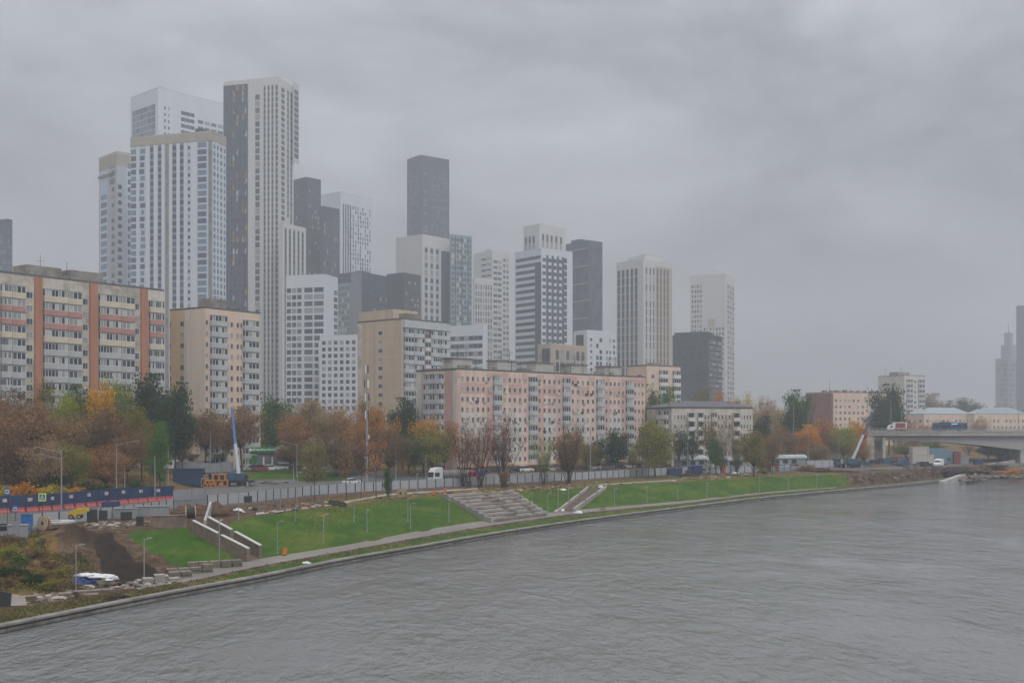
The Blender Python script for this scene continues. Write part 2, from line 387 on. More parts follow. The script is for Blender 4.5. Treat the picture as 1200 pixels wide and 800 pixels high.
    darkc = ramp(nmid, [(.3, (.012, .008, .005)), (.7, (.040, .026, .017))]); darkc = mul(darkc, gf)
    aspc = ramp(nbig, [(.3, (.10, .10, .10)), (.5, (.13, .128, .124)), (.7, (.17, .16, .15))])
    a1 = n.new('ShaderNodeAttribute'); a1.attribute_name = 'zoneA'; a2 = n.new('ShaderNodeAttribute'); a2.attribute_name = 'zoneB'
    s1 = n.new('ShaderNodeSeparateXYZ'); l.new(a1.outputs['Vector'], s1.inputs[0]); s2 = n.new('ShaderNodeSeparateXYZ'); l.new(a2.outputs['Vector'], s2.inputs[0])
    c = brownc
    c = mixc(msk(s2.outputs[0], nmid, .3), c, aspc)
    c = mixc(msk(s1.outputs[0], nmid, .5), c, grassc)
    c = mixc(msk(s2.outputs[1], nmid, .7), c, dryc)
    c = mixc(msk(s1.outputs[2], nmid, .5), c, brownc)
    c = mixc(msk(s1.outputs[1], nmid, .3), c, darkc)
    l.new(c, p.inputs['Base Color'])
    bp = n.new('ShaderNodeBump'); bp.inputs['Strength'].default_value = .6; bp.inputs['Distance'].default_value = .25; l.new(nfin, bp.inputs['Height']); l.new(bp.outputs[0], p.inputs['Normal'])
    me.materials.append(m)
    return struct(put('ground', me))
build_ground()
def strip(name, a, b, m, dz=.02, step=6, th=None):
    """sheet laid on the ground between two measured lines [(px,y)]"""
    mb = MB(); x0 = max(a[0][0], b[0][0]); x1 = min(a[-1][0], b[-1][0]); n = max(1, int((x1-x0)/step)); P = []
    for i in range(n+1):
        px = x0+(x1-x0)*i/n
        row = []
        ya = np.interp(px, [q[0] for q in a], [q[1] for q in a]); yb = np.interp(px, [q[0] for q in b], [q[1] for q in b])
        for k in range(4):
            g = G(px, ya+(yb-ya)*k/3); row.append((g.x, g.y, g.z+dz))
        P.append(row)
    for r, s in zip(P, P[1:]):
        for k in range(3): mb.face([r[k], s[k], s[k+1], r[k+1]], m)
    return mb.build(name)
def pathsheet():
    mb = MB(); prev = None
    for px in np.arange(160, 985, 5.0):
        pr = profile(px); a = pr[2]; b = pr[3]; cur = [(*XY(px, a[0]), a[1]+.03), (*XY(px, b[0]-.02), b[1]+.03)]
        if prev: mb.face([prev[0], cur[0], cur[1], prev[1]], pathm)
        prev = cur
    return struct(mb.build('path'))
pathsheet()
def roadsheet():
    mb = MB(); prev = None; curb = MB()
    for px in np.arange(0, 1000, 6.0):
        f = hermite(px, *fence_D)+1.5; r = hermite(px, *road_D)-.3
        cur = [(*XY(px, f), ZT+.02), (*XY(px, r), ZT+.02)]
        if prev:
            mb.face([prev[0], cur[0], cur[1], prev[1]], asphalt)
        prev = cur
    return struct(mb.build('road'))
roadsheet()
palep = mat('footpath pale', (.36, .33, .29), .9, .15, .6, dirt=(.24, .21, .17))
struct(strip('path', [(300, 603.2), (350, 597.3), (400, 590.3), (450, 581), (520, 575.8), (560, 573.5)], [(300, 600.6), (350, 594.8), (400, 588), (450, 579), (520, 573.8), (560, 571.6)], palep, .05, 3))
struct(strip('path', [(700, 568.6), (760, 565), (800, 562.4)], [(700, 567.4), (760, 563.9), (800, 561.4)], palep, .05, 3))
# ------------------------------------------------------------------ the river
def water():
    me = bpy.data.meshes.new('water'); s = 3100
    me.from_pydata([(-s, -390, 0), (s, -390, 0), (s, s, 0), (-s, s, 0)], [], [(0, 1, 2, 3)])
    m = bpy.data.materials.new('river water'); m.use_nodes = True; t = m.node_tree; n = t.nodes; l = t.links; p = n['Principled BSDF']
    p.inputs['Base Color'].default_value = (.168, .170, .166, 1); p.inputs['Roughness'].default_value = .07; p.inputs['IOR'].default_value = 1.4
    g = n.new('ShaderNodeTexCoord')
    def lay(sc, st, det, dist=0, rot=.5):
        mpn = n.new('ShaderNodeMapping'); mpn.inputs['Scale'].default_value = st; mpn.inputs['Rotation'].default_value = (0, 0, rot); l.new(g.outputs['Object'], mpn.inputs[0])
        q = n.new('ShaderNodeTexNoise'); q.inputs['Scale'].default_value = sc; q.inputs['Detail'].default_value = det; q.inputs['Roughness'].default_value = .6; q.inputs['Distortion'].default_value = dist
        l.new(mpn.outputs[0], q.inputs['Vector']); return q.outputs[0]
    a = lay(1.1, (1, .5, 1), 4, .6); b = lay(.42, (1, .55, 1), 4, .5, .25); b2 = lay(.11, (1, .5, 1), 3, .3, .1); c = lay(.03, (1, 1, 1), 3)
    ad = n.new('ShaderNodeMath'); ad.operation = 'MULTIPLY_ADD'; l.new(b, ad.inputs[0]); ad.inputs[1].default_value = 1.8; l.new(a, ad.inputs[2])
    ae = n.new('ShaderNodeMath'); ae.operation = 'MULTIPLY_ADD'; l.new(b2, ae.inputs[0]); ae.inputs[1].default_value = 3.5; l.new(ad.outputs[0], ae.inputs[2]); ad = ae
    mr = n.new('ShaderNodeMapRange'); mr.inputs[1].default_value = .35; mr.inputs[2].default_value = .65; mr.inputs[3].default_value = .15; mr.inputs[4].default_value = 1.15; l.new(c, mr.inputs[0])
    bp = n.new('ShaderNodeBump'); bp.inputs['Distance'].default_value = .25; l.new(mr.outputs[0], bp.inputs['Strength']); l.new(ad.outputs[0], bp.inputs['Height']); l.new(bp.outputs[0], p.inputs['Normal'])
    me.materials.append(m); struct(put('water', me))
water()
wetshade = mat('wet and shaded concrete', (.055, .05, .045), .5, .25, 1.2, dirt=(.10, .095, .085))  # wet tone at the waterline; also paints the shadow gap below the cap
def quay():
    """concrete river wall: lower kerb, step with its shadow painted dark, and cap"""
    pts = [Vector((*XY(px, profile(px)[0][0]), 0)) for px in np.arange(0, 1129, 6.0)]
    pts = [pts[0]+(pts[0]-pts[8])*5] + pts
    low = MB(); cap = MB(); joints = MB()
    def nrm(i):
        a = pts[max(0, i-1)]; b = pts[min(len(pts)-1, i+1)]; d = (b-a).normalized(); return Vector((-d.y, d.x, 0))
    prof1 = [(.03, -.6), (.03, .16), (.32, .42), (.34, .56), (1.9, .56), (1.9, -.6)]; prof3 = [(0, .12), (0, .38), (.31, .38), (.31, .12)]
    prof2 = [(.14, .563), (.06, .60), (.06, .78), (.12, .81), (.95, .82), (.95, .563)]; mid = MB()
    for mb, prof, m in ((low, prof1, wetshade), (mid, prof3, mat('quay ledge', (.19, .175, .155), .85, .3, .9, seams=(4.2, 30, .45), dirt=(.09, .08, .07))), (cap, prof2, mat('quay cap', (.25, .235, .21), .9, .25, .8, seams=(4.2, 30, .45), dirt=(.17, .155, .135)))):
        ring = []
        for i, p in enumerate(pts):
            n_ = nrm(i); ring.append([p+n_*a+Vector((0, 0, z)) for a, z in prof])
        k = len(prof)
        for r, s in zip(ring, ring[1:]):
            for j in range(k): mb.face([r[j], s[j], s[(j+1) % k], r[(j+1) % k]], m)
        mb.face(ring[-1], m); mb.face(list(reversed(ring[0])), m)
    t = thing('quay_wall', 'long low concrete river wall with a pale cap along the water', 'wall', (0, 0, 0))
    low.build('wall_base', t); mid.build('wall_ledge', t); cap.build('wall_cap', t)
quay()
# ------------------------------------------------------------------ buildings
UNITS = {}
def win_unit(style, var):
    """unit window: x -.5..+.5, z -.5..+.5, standing 6 cm proud of the wall (towards -y)"""
    key = (style, var)
    if key in UNITS: return UNITS[key]
    rn = random.Random(hash(style) % 1000+var*17 if False else var*17+len(style)); mb = MB()
    gl = {0: glassD, 1: glassM, 2: glassD, 3: glassC, 4: glassM}[var % 5]
    if style == 'teal': gl = [glassT, glassT, glassM, glassT, glassW][var % 5]
    if style == 'blue': gl = [glassB, glassM, glassB, glassM, glassB][var % 5]
    if style == 'dark': gl = [glassD, glassD, glassM, glassD, glassM][var % 5]
    if style == 'gold': gl = [glassD, glassM, glassD, glassM, glassC][var % 5]
    fr = frameW if style in ('house', 'sash') else frameG if style in ('plain',) else None
    mb.hexa([(-.5, .0, -.5), (.5, .0, -.5), (.5, -.06, -.5), (-.5, -.06, -.5)][::-1], [(-.5, .0, .5), (.5, .0, .5), (.5, -.06, .5), (-.5, -.06, .5)][::-1], fr or gl)
    if fr:
        panes = {'house': [(-.44, .05), (.10, .44)], 'sash': [(-.45, -.18), (-.13, .13), (.18, .45)], 'plain': [(-.45, .45)]}[style]
        for k, (a, b) in enumerate(panes):
            g2 = gl if (k != 1 or var % 2) else glassM
            mb.face([(a, -.066, -.43), (b, -.066, -.43), (b, -.066, .43), (a, -.066, .43)], g2)
    UNITS[key] = mb; return mb
def balc_unit(pm, panes, var, open_=False):
    """unit balcony: parapet below, glazed band above; x -.5..+.5, z 0..1, depth -y 0..1"""
    key = ('b', pm.name, panes, var, open_)
    if key in UNITS: return UNITS[key]
    rn = random.Random(var*31+panes); mb = MB()
    mb.box((0, -.5, .0), (1, 1, .42), pm)
    if not open_:
        mb.box((0, -.48, .42), (.985, .94, .50), frameW)
        mb.box((0, -.5, .92), (1.0, 1, .05), frameG)
        w = .97/panes
        for k in range(panes):
            a = -.485+k*w; gm = rn.choice([glassD, glassD, glassM, glassM, glassC, glassC, glassW, glassD])
            mb.face([(a+w*.08, -.957, .45), (a+w*.92, -.957, .45), (a+w*.92, -.957, .90), (a+w*.08, -.957, .90)], gm)
        for sx in (-.4935, .4935):
            q = [(sx, -.9, .46), (sx, -.2, .46), (sx, -.2, .89), (sx, -.9, .89)]
            mb.face(q if sx < 0 else q[::-1], glassM)
    else:
        mb.face([(-.46, -.02, .42), (.46, -.02, .42), (.46, -.02, .9), (-.46, -.02, .9)], glassD)
        for sx in (-.485, .485): mb.box((sx, -.5, .42), (.03, .9, .52), pm)
    UNITS[key] = mb; return mb
UM = {}
def unit_mesh(mb):
    if id(mb) not in UM: UM[id(mb)] = mb.mesh('unit')
    return UM[id(mb)]
BUILT = []
class Building:
    def __init__(s, name, label, px, D, pl, pr, yt, th, wall, cat='building', group=None, base=ZT, roof=None, parent=None, capz=.5):
        if D >= 440 and pl < 900: D *= 1.45
        s.D = D; s.th = math.radians(th); C = Vector((*XY(px, D), 0)); s.C = C; s.zt = EYE+(HZ-yt)*D/F; s.base = base; s.wall = wall
        dR = Vector((math.cos(s.th), math.sin(s.th), 0)); dL = Vector((-math.sin(s.th), math.cos(s.th), 0))
        def hit(P, d, q):
            u = (q-600)/F; return (u*P.y-P.x)/(d.x-u*d.y)
        wl = hit(C, dL, pl); wr = hit(C, dR, pr) if pr > px else 8
        s.wl, s.wr = wl, wr
        assert wl > 0 and wr > 0 and wl < 400 and wr < 400, (name, label, wl, wr)
        s.faces = {'L': (C+dL*wl, -dL, wl), 'R': (C, dR, wr)}; s.dL, s.dR = dL, dR
        s.root = parent or thing(name, label, cat, (C.x, C.y, base), 0, group)
        s.O = Vector((C.x, C.y, base)) if not parent else parent.location.copy()
        s.wins = []; s.bals = []; s.panels = {}
        mb = MB(); q = [C, C+dR*wr, C+dR*wr+dL*wl, C+dL*wl]; s.quad = q
        b = [(p-s.O)+Vector((0, 0, 0)) for p in q]
        mb.hexa([(p.x, p.y, base-s.O.z) for p in b], [(p.x, p.y, s.zt-s.O.z) for p in b], wall)
        mb.build('wall', s.root)
        if capz:
            rb = MB(); cen = sum(q, Vector())/4
            o = [(cen+(p-cen)*1.004-s.O) for p in q]; i = [(cen+(p-cen)*.96-s.O) for p in q]; z0, z1 = s.zt-s.O.z+.002, s.zt-s.O.z+capz
            for k in range(4):
                a, c2 = o[k], o[(k+1) % 4]; d, e2 = i[k], i[(k+1) % 4]
                rb.hexa([(a.x, a.y, z0), (c2.x, c2.y, z0), (e2.x, e2.y, z0), (d.x, d.y, z0)], [(a.x, a.y, z1), (c2.x, c2.y, z1), (e2.x, e2.y, z1), (d.x, d.y, z1)], roof or wall)
            rb.build('parapet', s.root)
        BUILT.append(s)
        if not parent: print('BLD %-34s zt %.0f wl %.0f wr %.0f' % (name, s.zt, wl, wr))
    def z(s, y): return EYE+(HZ-y)*s.D/F
    def s_(s, face, px):
        P, e, w = s.faces[face]; u = (px-600)/F; r = (u*P.y-P.x)/(e.x-u*e.y); return min(max(r, 0), w)
    def pt(s, face, a, z, out=0):
        P, e, w = s.faces[face]; n = Vector((e.y, -e.x, 0)); q = P+e*a+n*out; return Vector((q.x, q.y, z))-s.O
    def rz(s, face): e = s.faces[face][1]; return math.atan2(e.y, e.x)
    def panel(s, face, p0, p1, y0, y1, m, out=.08, name='cladding_panel', depth=.3):
        """block of another cladding between two columns and two heights, standing 'out' proud"""
        a, b = s.s_(face, p0), s.s_(face, p1); z0, z1 = s.z(y1), s.z(y0); z0 = max(z0, s.base); z1 = min(z1, s.zt-.05)
        P = [s.pt(face, a, 0, out), s.pt(face, b, 0, out), s.pt(face, b, 0, -depth), s.pt(face, a, 0, -depth)]
        mb = MB(); mb.hexa([(p.x, p.y, z0-s.O.z) for p in P], [(p.x, p.y, z1-s.O.z) for p in P], m)
        return mb.build(name, s.root)
    def grid(s, face, p0, p1, y0, pitch, n, nc, fw=.6, fh=.6, style='plain', out=0, skip=0, seed=1, wvar=0, phase=.0, yend=None):
        """n storeys of nc windows between two columns; y0: top row's upper edge at the near corner; pitch in picture rows"""
        a, b = s.s_(face, p0), s.s_(face, p1); cw = (b-a)/nc; ph = pitch*s.D/F; zt = s.z(y0); rn = random.Random(seed)
        for i in range(n):
            for j in range(nc):
                if skip and rn.random() < skip: continue
                w = cw*fw*(1-wvar*rn.random()); h = ph*fh; x = a+cw*(j+.5)+(rn.random()-.5)*wvar*cw*.5; zc = zt-i*ph-ph*.5
                if zc-h/2 < s.base+.5: continue
                s.wins.append((face, x, zc, w, h, out+.004, style, rn.randrange(5)))
    def balc(s, face, p0, p1, y0, pitch, n, mats, panes=5, depth=.9, seed=3, open_=False, hh=1.0):
        a, b = s.s_(face, p0), s.s_(face, p1); ph = pitch*s.D/F; zt = s.z(y0); rn = random.Random(seed)
        for i in range(n):
            zb = zt-(i+1)*ph
            if zb < s.base+.4: continue
            m = mats[i % len(mats)] if isinstance(mats, list) else mats
            s.bals.append((face, (a+b)/2, zb+.01, b-a, ph*hh-.02, depth, m, panes, rn.randrange(6), open_))
    def finish(s):
        items = []
        for w in s.wins:
            f, x, z, ww, h, out, st, v = w; p = s.pt(f, x, z, out)
            D = (p+s.O).y; items.append((ww*h/D/D*(1.0 if z > 12 else .3), p, ww, h, s.rz(f), win_unit(st, v), 'window', 1.0))
        items.sort(key=lambda q: -q[0]); s.emit(items, 'window')
        items = []
        for f, x, z, ww, h, dep, m, pa, v, op in s.bals:
            p = s.pt(f, x, z, .0); D = (p+s.O).y
            items.append((ww*h/D/D*(1.0 if z > 12 else .3), p, ww, h, s.rz(f), balc_unit(m, pa, v, op), 'balcony', dep))
        items.sort(key=lambda q: -q[0]); s.emit(items, 'balcony')
    def emit(s, items, nm):
        for it in items[:100]:
            o = put(nm, unit_mesh(it[5]), s.root, it[1], it[4], (it[2], it[7], it[3]))
        rest = items[100:]
        if rest:
            mb = MB()
            for _, p, w, h, rz, u, _n, dep in rest:
                c, sn = math.cos(rz), math.sin(rz); k = len(mb.v)
                mb.v += [(p.x+x*w*c-y*dep*sn, p.y+x*w*sn+y*dep*c, p.z+z*h) for x, y, z in u.v]
                mb.f += [tuple(k+i for i in f) for f in u.f]; mp_ = [mb.mi(m) for m in u.mats]; mb.m += [mp_[i] for i in u.m]
            o = mb.build(nm, s.root); o['kind'] = 'stuff'
    def roofbox(s, u, v, w, d, h, m, name='roof_house', z0=None):
        """box on the roof; u, v fractions along the right and left faces"""
        c = s.C+s.dR*(s.wr*u)+s.dL*(s.wl*v)-s.O; mb = MB(); mb.box((c.x, c.y, (s.zt if z0 is None else z0)-s.O.z+.004), (w, d, h), m, s.th)
        return mb.build(name, s.root)
    def mast(s, u, v, h, r=.08, arms=0, z0=0):
        c = s.C+s.dR*(s.wr*u)+s.dL*(s.wl*v)-s.O; z = s.zt-s.O.z+z0; mb = MB(); mb.tube((c.x, c.y, z), (c.x, c.y, z+h), r, r*.6, darkm, 5)
        for k in range(arms):
            zz = z+h*(.5+.45*k/max(1, arms)); mb.tube((c.x-1.1, c.y, zz), (c.x+1.1, c.y, zz), r*.6, r*.6, darkm, 4)
        return mb.build('antenna', s.root)
def child_block(parent, *a, **k):
    """another volume of the same building"""
    return Building('block', None, *a, parent=parent.root, **k)
wcream = mat('wall panel cream', (.55, .50, .43), .9, .14, .5, True, seams=(3.2, 3.0, .84), dirt=(.33, .29, .235))
wgrey = mat('wall panel grey', (.33, .335, .325), .9, .10, .5, True)
terra = mat('terracotta pier', (.40, .185, .115), .9, .12, .5, True)
pred = mat('balcony red', (.42, .22, .19), .85, .15, 1)
pcream = mat('balcony cream', (.56, .49, .38), .85, .12, 1)
pgrey = mat('balcony grey', (.42, .435, .43), .85, .12, 1)
pblue = mat('balcony pale blue grey', (.42, .455, .475), .85, .15, 1)
wpeach = mat('wall peach', (.64, .50, .39), .9, .10, .4, True, seams=(3.2, 2.9, .86))
wpeachL = mat('wall pale peach', (.60, .50, .41), .9, .08, .4, True)
wochre = mat('wall ochre', (.54, .385, .23), .9, .10, .5, True)
wbeige = mat('wall beige tile', (.50, .40, .30), .9, .12, .5, True, seams=(1.6, 1.4, .82))
wpink = mat('wall pink', (.56, .35, .30), .9, .16, .6, True, seams=(3.1, 2.77, .86), dirt=(.54, .40, .34))
worng = mat('wall salmon', (.64, .48, .40), .9, .16, .6, True, seams=(3.1, 2.77, .86))
wwhiteish = mat('wall off white panel', (.56, .535, .50), .9, .13, .6, True, seams=(3.1, 2.77, .86))
roofg = mat('roof felt', (.12, .12, .125), .9, .2, .6)
roofc = mat('roof concrete', (.24, .225, .20), .9, .25, .8, dirt=(.15, .14, .125))
tW = mat('tower white', (.53, .565, .61), .7, .05, .1, True)
tWc = mat('tower cream', (.50, .50, .49), .75, .05, .1, True)
tWb = mat('tower bluish white', (.43, .51, .61), .6, .05, .1, True)
tG = mat('tower grey', (.20, .22, .245), .75, .08, .1, True)
tGl = mat('tower light grey', (.37, .395, .42), .75, .06, .1, True)
tD = mat('tower charcoal', (.042, .050, .064), .7, .10, .2, True)
tN = mat('tower navy', (.032, .046, .072), .6, .10, .2, True)
tBe = mat('tower sand', (.38, .33, .26), .8, .08, .2, True)
tT = mat('tower teal grey', (.20, .27, .28), .5, .08, .2, True)
tan = mat('scaffold sheet tan', (.33, .29, .23), .9, .2, .5)
brick = mat('red brick', (.21, .075, .055), .9, .15, .6)
gold = mat('ochre panel', (.28, .17, .055), .8, .1, .5)
roofblue = mat('standing seam roof pale blue', (.30, .34, .37), .5, .12, .5, True)
G_T = 'new high-rise towers in the mist'
# --- long slab at the left with terracotta piers
b = Building('apartment_block', 'long cream and red banded panel apartment block with terracotta vertical piers at left edge', -40, 246, -75, 192, 315, 54, wcream, roof=roofg)
y0 = 335.5; pit = 15.6*246/253*253/246; P44 = [pgrey]*0
def rowy(px_at, y):   # convert a row read at one column to the near-corner row of a face
    return y
def bay(b, face, p0, p1, yref, pxref, pitch, n, mats, panes, **k):
    s_at = b.s_(face, pxref); P, e, w = b.faces[face]; Dq = (P+e*s_at).y
    yc = HZ-(HZ-yref)*Dq/b.D; b.balc(face, p0, p1, yc, pitch*Dq/b.D, n, mats, panes, **k)
def wbay(b, face, p0, p1, yref, pxref, pitch, n, nc, **k):
    s_at = b.s_(face, pxref); P, e, w = b.faces[face]; Dq = (P+e*s_at).y
    yc = HZ-(HZ-yref)*Dq/b.D; b.grid(face, p0, p1, yc, pitch*Dq/b.D, n, nc, **k)
seq = [pcream, pcream, pred, pred, pcream, pgrey, pgrey, pgrey, pgrey, pgrey, pgrey, pgrey, pgrey, pgrey, pgrey]
# parapet colours belong to the storey above: shift by one so that the top glazing has the cream parapet below
bseq = [pcream, pred, pred, pcream, pgrey, pgrey, pgrey, pgrey, pgrey, pgrey, pgrey, pgrey, pgrey, pgrey]
for (a0, a1, a2), yr, pitch in (((-36, -12, 0), 333, 15.8), ((0, 12, 28), 333.5, 15.6), ((50, 78, 94), 340.0, 15.5), ((115, 140, 156), 346.0, 14.9), ((174, 190.5, None), 352.5, 14.3)):
    pm = (a0+(a2 or a1))/2
    bay(b, 'R', a0, a1, yr, pm, pitch, 14, bseq, 7 if a2 else 8)
    if a2: bay(b, 'R', a1+.4, a2, yr+.3, pm, pitch, 14, bseq, 3, seed=8)
for (a0, a1), yr, pitch in (((29.5, 39), 338, 15.5), ((96, 103.5), 346, 15.0), ((157, 163.5), 352, 14.5)):
    wbay(b, 'R', a0, a1, yr, (a0+a1)/2, pitch, 14, 1, fw=.82, fh=.52, style='house')
for a0, a1 in ((40, 48.5), (104.5, 113), (164.5, 172)):
    b.panel('R', a0, a1, 300+0, 640, terra, .55, 'pier').scale = (1, 1, 1)
b.roofbox(.40, .5, 9, 6, 3.2, roofc); b.roofbox(.62, .5, 9, 6, 3.2, roofc); b.roofbox(.52, .5, 14, 5, 1.7, roofc, 'roof_house')
b.mast(.55, .5, 5.5, .1, 0); b.mast(.4, .4, 3, .07, 1, 3.2)
# --- peach point block
b = Building('apartment_block', 'peach fourteen storey apartment block with grey balconies, next to the cream and red slab', 240, 290, 199, 305, 361, 56, wpeach, roof=roofg)
b.panel('L', 199, 216, 361.5, 620, wochre, .06); b.panel('L', 217.5, 221.5, 361.5, 620, wwhiteish, .10, 'pilaster'); b.panel('L', 223, 240, 361.5, 620, wpeachL, .05)
b.grid('L', 211, 217, 371, 13.0, 14, 1, .75, .55, 'house', out=.06)
b.grid('L', 198, 202, 371, 13.0, 14, 1, .55, .55, 'house', out=.06)
for p0, p1, nc in ((239.9, 244.5, 1), (269, 274, 1), (276, 281, 1)): b.grid('R', p0, p1, 371, 12.9, 14, nc, .6, .5, 'house')
for p0, p1 in ((264.5, 267), (297.5, 300)): pass
b.balc('R', 245.5, 264, 368, 12.95, 14, pgrey, 5, 1.1); b.balc('R', 284, 301, 370, 12.95, 14, pgrey, 4, 1.1, seed=5)
b.grid('R', 264.5, 268.5, 371, 12.9, 14, 1, .6, .5, 'house'); b.grid('R', 281, 284, 371, 12.9, 14, 1, .6, .5, 'house')
b.roofbox(.45, .5, 6, 5, 3.4, roofc); b.roofbox(.75, .5, 4, 4, 1.6, roofg); b.mast(.3, .3, 3, .06, 2); b.mast(.5, .5, 6.5, .07, 3)
# --- beige slab, middle
b = Building('apartment_block', 'beige tiled block with one window column on its blank end, behind orange trees', 472, 350, 419, 525, 374, 50, wbeige, roof=roofg)
b.grid('L', 442.5, 450, 383, 10.55, 14, 1, .72, .5, 'house')
b.panel('L', 419, 424, 376, 620, wcream, .03); b.panel('L', 470.5, 472.3, 375, 620, wwhiteish, .03)
b.balc('R', 473, 483, 384.0, 10.55, 14, pblue, 3, .9); b.balc('R', 483.5, 495.5, 384.0, 10.55, 14, pblue, 4, .9, seed=4)
b.balc('R', 496.2, 502.5, 388.5, 10.55, 14, wwhiteish, 2, 1.0, seed=9); b.balc('R', 503.2, 513, 384.0, 10.55, 14, pblue, 4, .9, seed=7); b.balc('R', 513.4, 524.5, 384.0, 10.55, 14, pblue, 4, .9, seed=2)
b.panel('R', 472.2, 525, 375.2, 383.6, pblue, .9, 'attic_band')
b.roofbox(.3, .62, 11, 16, 3.6, wbeige); b.roofbox(.3, .2, 6, 5, 2.3, roofc); b.mast(.5, .5, 5, .06, 2)
# --- long pink block
b = Building('apartment_block', 'long pink and salmon nine storey panel block with rooftop lift houses and many antennas', 535, 295, 487.5, 756, 433, 44, worng, roof=roofg)
b.panel('L', 487.5, 494, 433.5, 620, wwhiteish, .04); b.panel('L', 494, 499, 433.5, 620, wpink, .05); b.panel('L', 521, 531, 433.5, 620, wpink, .05); b.panel('L', 531, 535, 433.5, 620, wwhiteish, .06)
b.balc('L', 499.5, 509.8, 436.5, 12.1, 9, pblue, 4, 1.1); b.balc('L', 510.1, 520.6, 436.5, 12.1, 9, pblue, 4, 1.1, seed=6)
ph = 12.1*295/F
bx = [577.5, 619.0, 658.5, 698.0, 733.5]
zrow = b.z(436.5)
wins_px = []
pwhite = wwhiteish
# wall colour patches: salmon / pink alternate, white below the third storey
edges = [535, 539.5, 570, 577, 588, 596, 612, 618, 629, 637, 651, 657.5, 668.5, 676, 691, 697, 707, 714, 728, 733, 742, 756]
def py(row): return 436.5+12.1*row
for k, (e0, e1) in enumerate(zip(edges, edges[1:])):
    wid = e1-e0
    if k % 4 in (1, ):
        b.panel('R', e0, e1, py(3.95), py(9), wwhiteish, .05); b.panel('R', e0, e1, py(.95), py(1.95), wpink, .05)
    elif k % 4 == 3:
        b.panel('R', e0, e1, py(0)-2, py(9), wpink if k % 8 == 3 else worng, .06)
    elif k % 4 == 2 or k % 4 == 0:
        b.panel('R', e0, e1, py(0)-2, py(.5), wpink, .04)
        b.panel('R', e0, e1, py(1.2), py(9), wpink if k % 8 in (0, 2) else worng, .04)
for c in (577.5, 619.0, 658.8, 698.5, 733):
    w = 4.6 if c < 640 else 4.0
    b.balc('R', c, c+w*2, 437.5, 12.1, 9, pgrey, 3, .75, seed=int(c))
def wrow(p0, p1, nc, fw=.42): b.grid('R', p0, p1, 437.0, 12.1, 9, nc, fw, .50, 'house', out=.06, seed=int(p0))
wrow(538.5, 575, 6); wrow(588, 618, 5); wrow(629, 658, 5); wrow(668, 697.5, 5); wrow(708, 732, 5); wrow(742, 755, 3)
b.panel('R', 535, 756, py(9), py(9)+2.2, wochre, 1.2, 'canopy_band')
b.grid('R', 537, 755, py(9)+2.5, 9.5, 1, 34, .8, .5, 'plain', out=.05)
rn = random.Random(5)
for k, u in enumerate((.10, .31, .51, .70, .90)):
    b.roofbox(u, .5, 7.2, 4, 3.4, wgrey); b.roofbox(u, .5, 8.0, 4.6, .25, roofg, 'roof_slab', b.zt+3.4)
    for q in range(4): b.mast(u+rn.uniform(-.09, .09), rn.uniform(.1, .6), rn.uniform(3, 4.6), .09, 2, 0)
    b.mast(u+.02, .4, 3.2, .09, 2, 3.7); b.mast(u-.02, .4, 3.0, .09, 2, 3.7)
for k in range(9): b.roofbox(rn.uniform(.03, .97), .12, 1.1, 1.1, 1.4, roofc, 'vent')
# air conditioners on the pink wall
for k in range(46):
    q = rn.choice([(540, 574), (589, 617), (631, 656), (670, 696), (710, 731)]); p = rn.uniform(*q); r = rn.randrange(0, 7)
    pt = b.pt('R', b.s_('R', p), b.z(437+12.1*(r+.85)), .1); m_ = MB(); m_.box((pt.x, pt.y, pt.z), (.9, .45, .65), rn.choice([darkm, wgrey, wgrey, frameW]), b.th); m_.build('air_conditioner', b.root)
# --- towers at the left
b = Building('tower', 'slim unfinished grey tower with pale blue bays, leftmost of the high-rise cluster', 137, 505, 116, 158, 178, 45, tGl, group=G_T, roof=tan)
b.panel('L', 116, 137, 180, 193, tan, .12); b.panel('R', 137, 158, 180, 193, tan, .12); b.panel('L', 117, 126, 195, 520, tWb, .1); b.panel('R', 148, 158, 195, 520, tWb, .1)
b.grid('L', 118, 126, 222, 9.2, 30, 1, .85, .62, 'blue', out=.1); b.grid('R', 138, 143, 214, 9.2, 30, 1, .9, .55, 'dark'); b.grid('R', 149, 157, 188, 9.2, 32, 1, .85, .62, 'blue', out=.1)
b.grid('L', 128, 135, 188, 9.2, 3, 1, .85, .7, 'blue'); b.grid('L', 130, 135, 216, 9.2, 30, 1, .7, .6, 'plain')
b.panel('L', 114, 132, 200, 202.5, roofc, .9, 'scaffold_deck')
b = Building('tower', 'tall blue-white tower with vertical white fins and a tan scaffolded crown', 249, 470, 153, 265, 154, 74, tWb, group=G_T, roof=tan)
b.panel('L', 152.6, 249, 154.5, 164.5, tan, .35, 'crown_sheeting'); b.panel('R', 249, 265.6, 154.5, 164.5, tan, .35, 'crown_sheeting')
for p0, p1 in ((160, 162.5), (171, 175.8), (180.3, 185), (189.5, 193), (198.5, 202), (207, 210.8), (215.5, 219.5), (223.5, 230.5)):
    b.panel('L', p0, p1, 165, 520, tW, .35, 'fin')
b.panel('L', 193.6, 197.8, 165, 520, roofc, .1)
for p0, p1 in ((175.9, 180.2), (185.1, 189.4), (202.1, 206.9), (210.9, 215.4)): b.panel('L', p0, p1, 165, 520, tG, .03, 'window_bay')
for p0, p1 in ((175.9, 180.2), (185.1, 189.4), (202.1, 206.9), (210.9, 215.4)): b.grid('L', p0, p1, 166, 8.1, 40, 1, .98, .62, 'dark'); 
b.grid('L', 153.4, 159.8, 167, 8.1, 40, 1, .95, .7, 'blue'); b.grid('L', 163, 170.6, 167, 8.1, 40, 1, .8, .7, 'blue', wvar=.4); b.grid('L', 219.8, 223.4, 167, 8.1, 40, 1, .8, .5, 'plain')
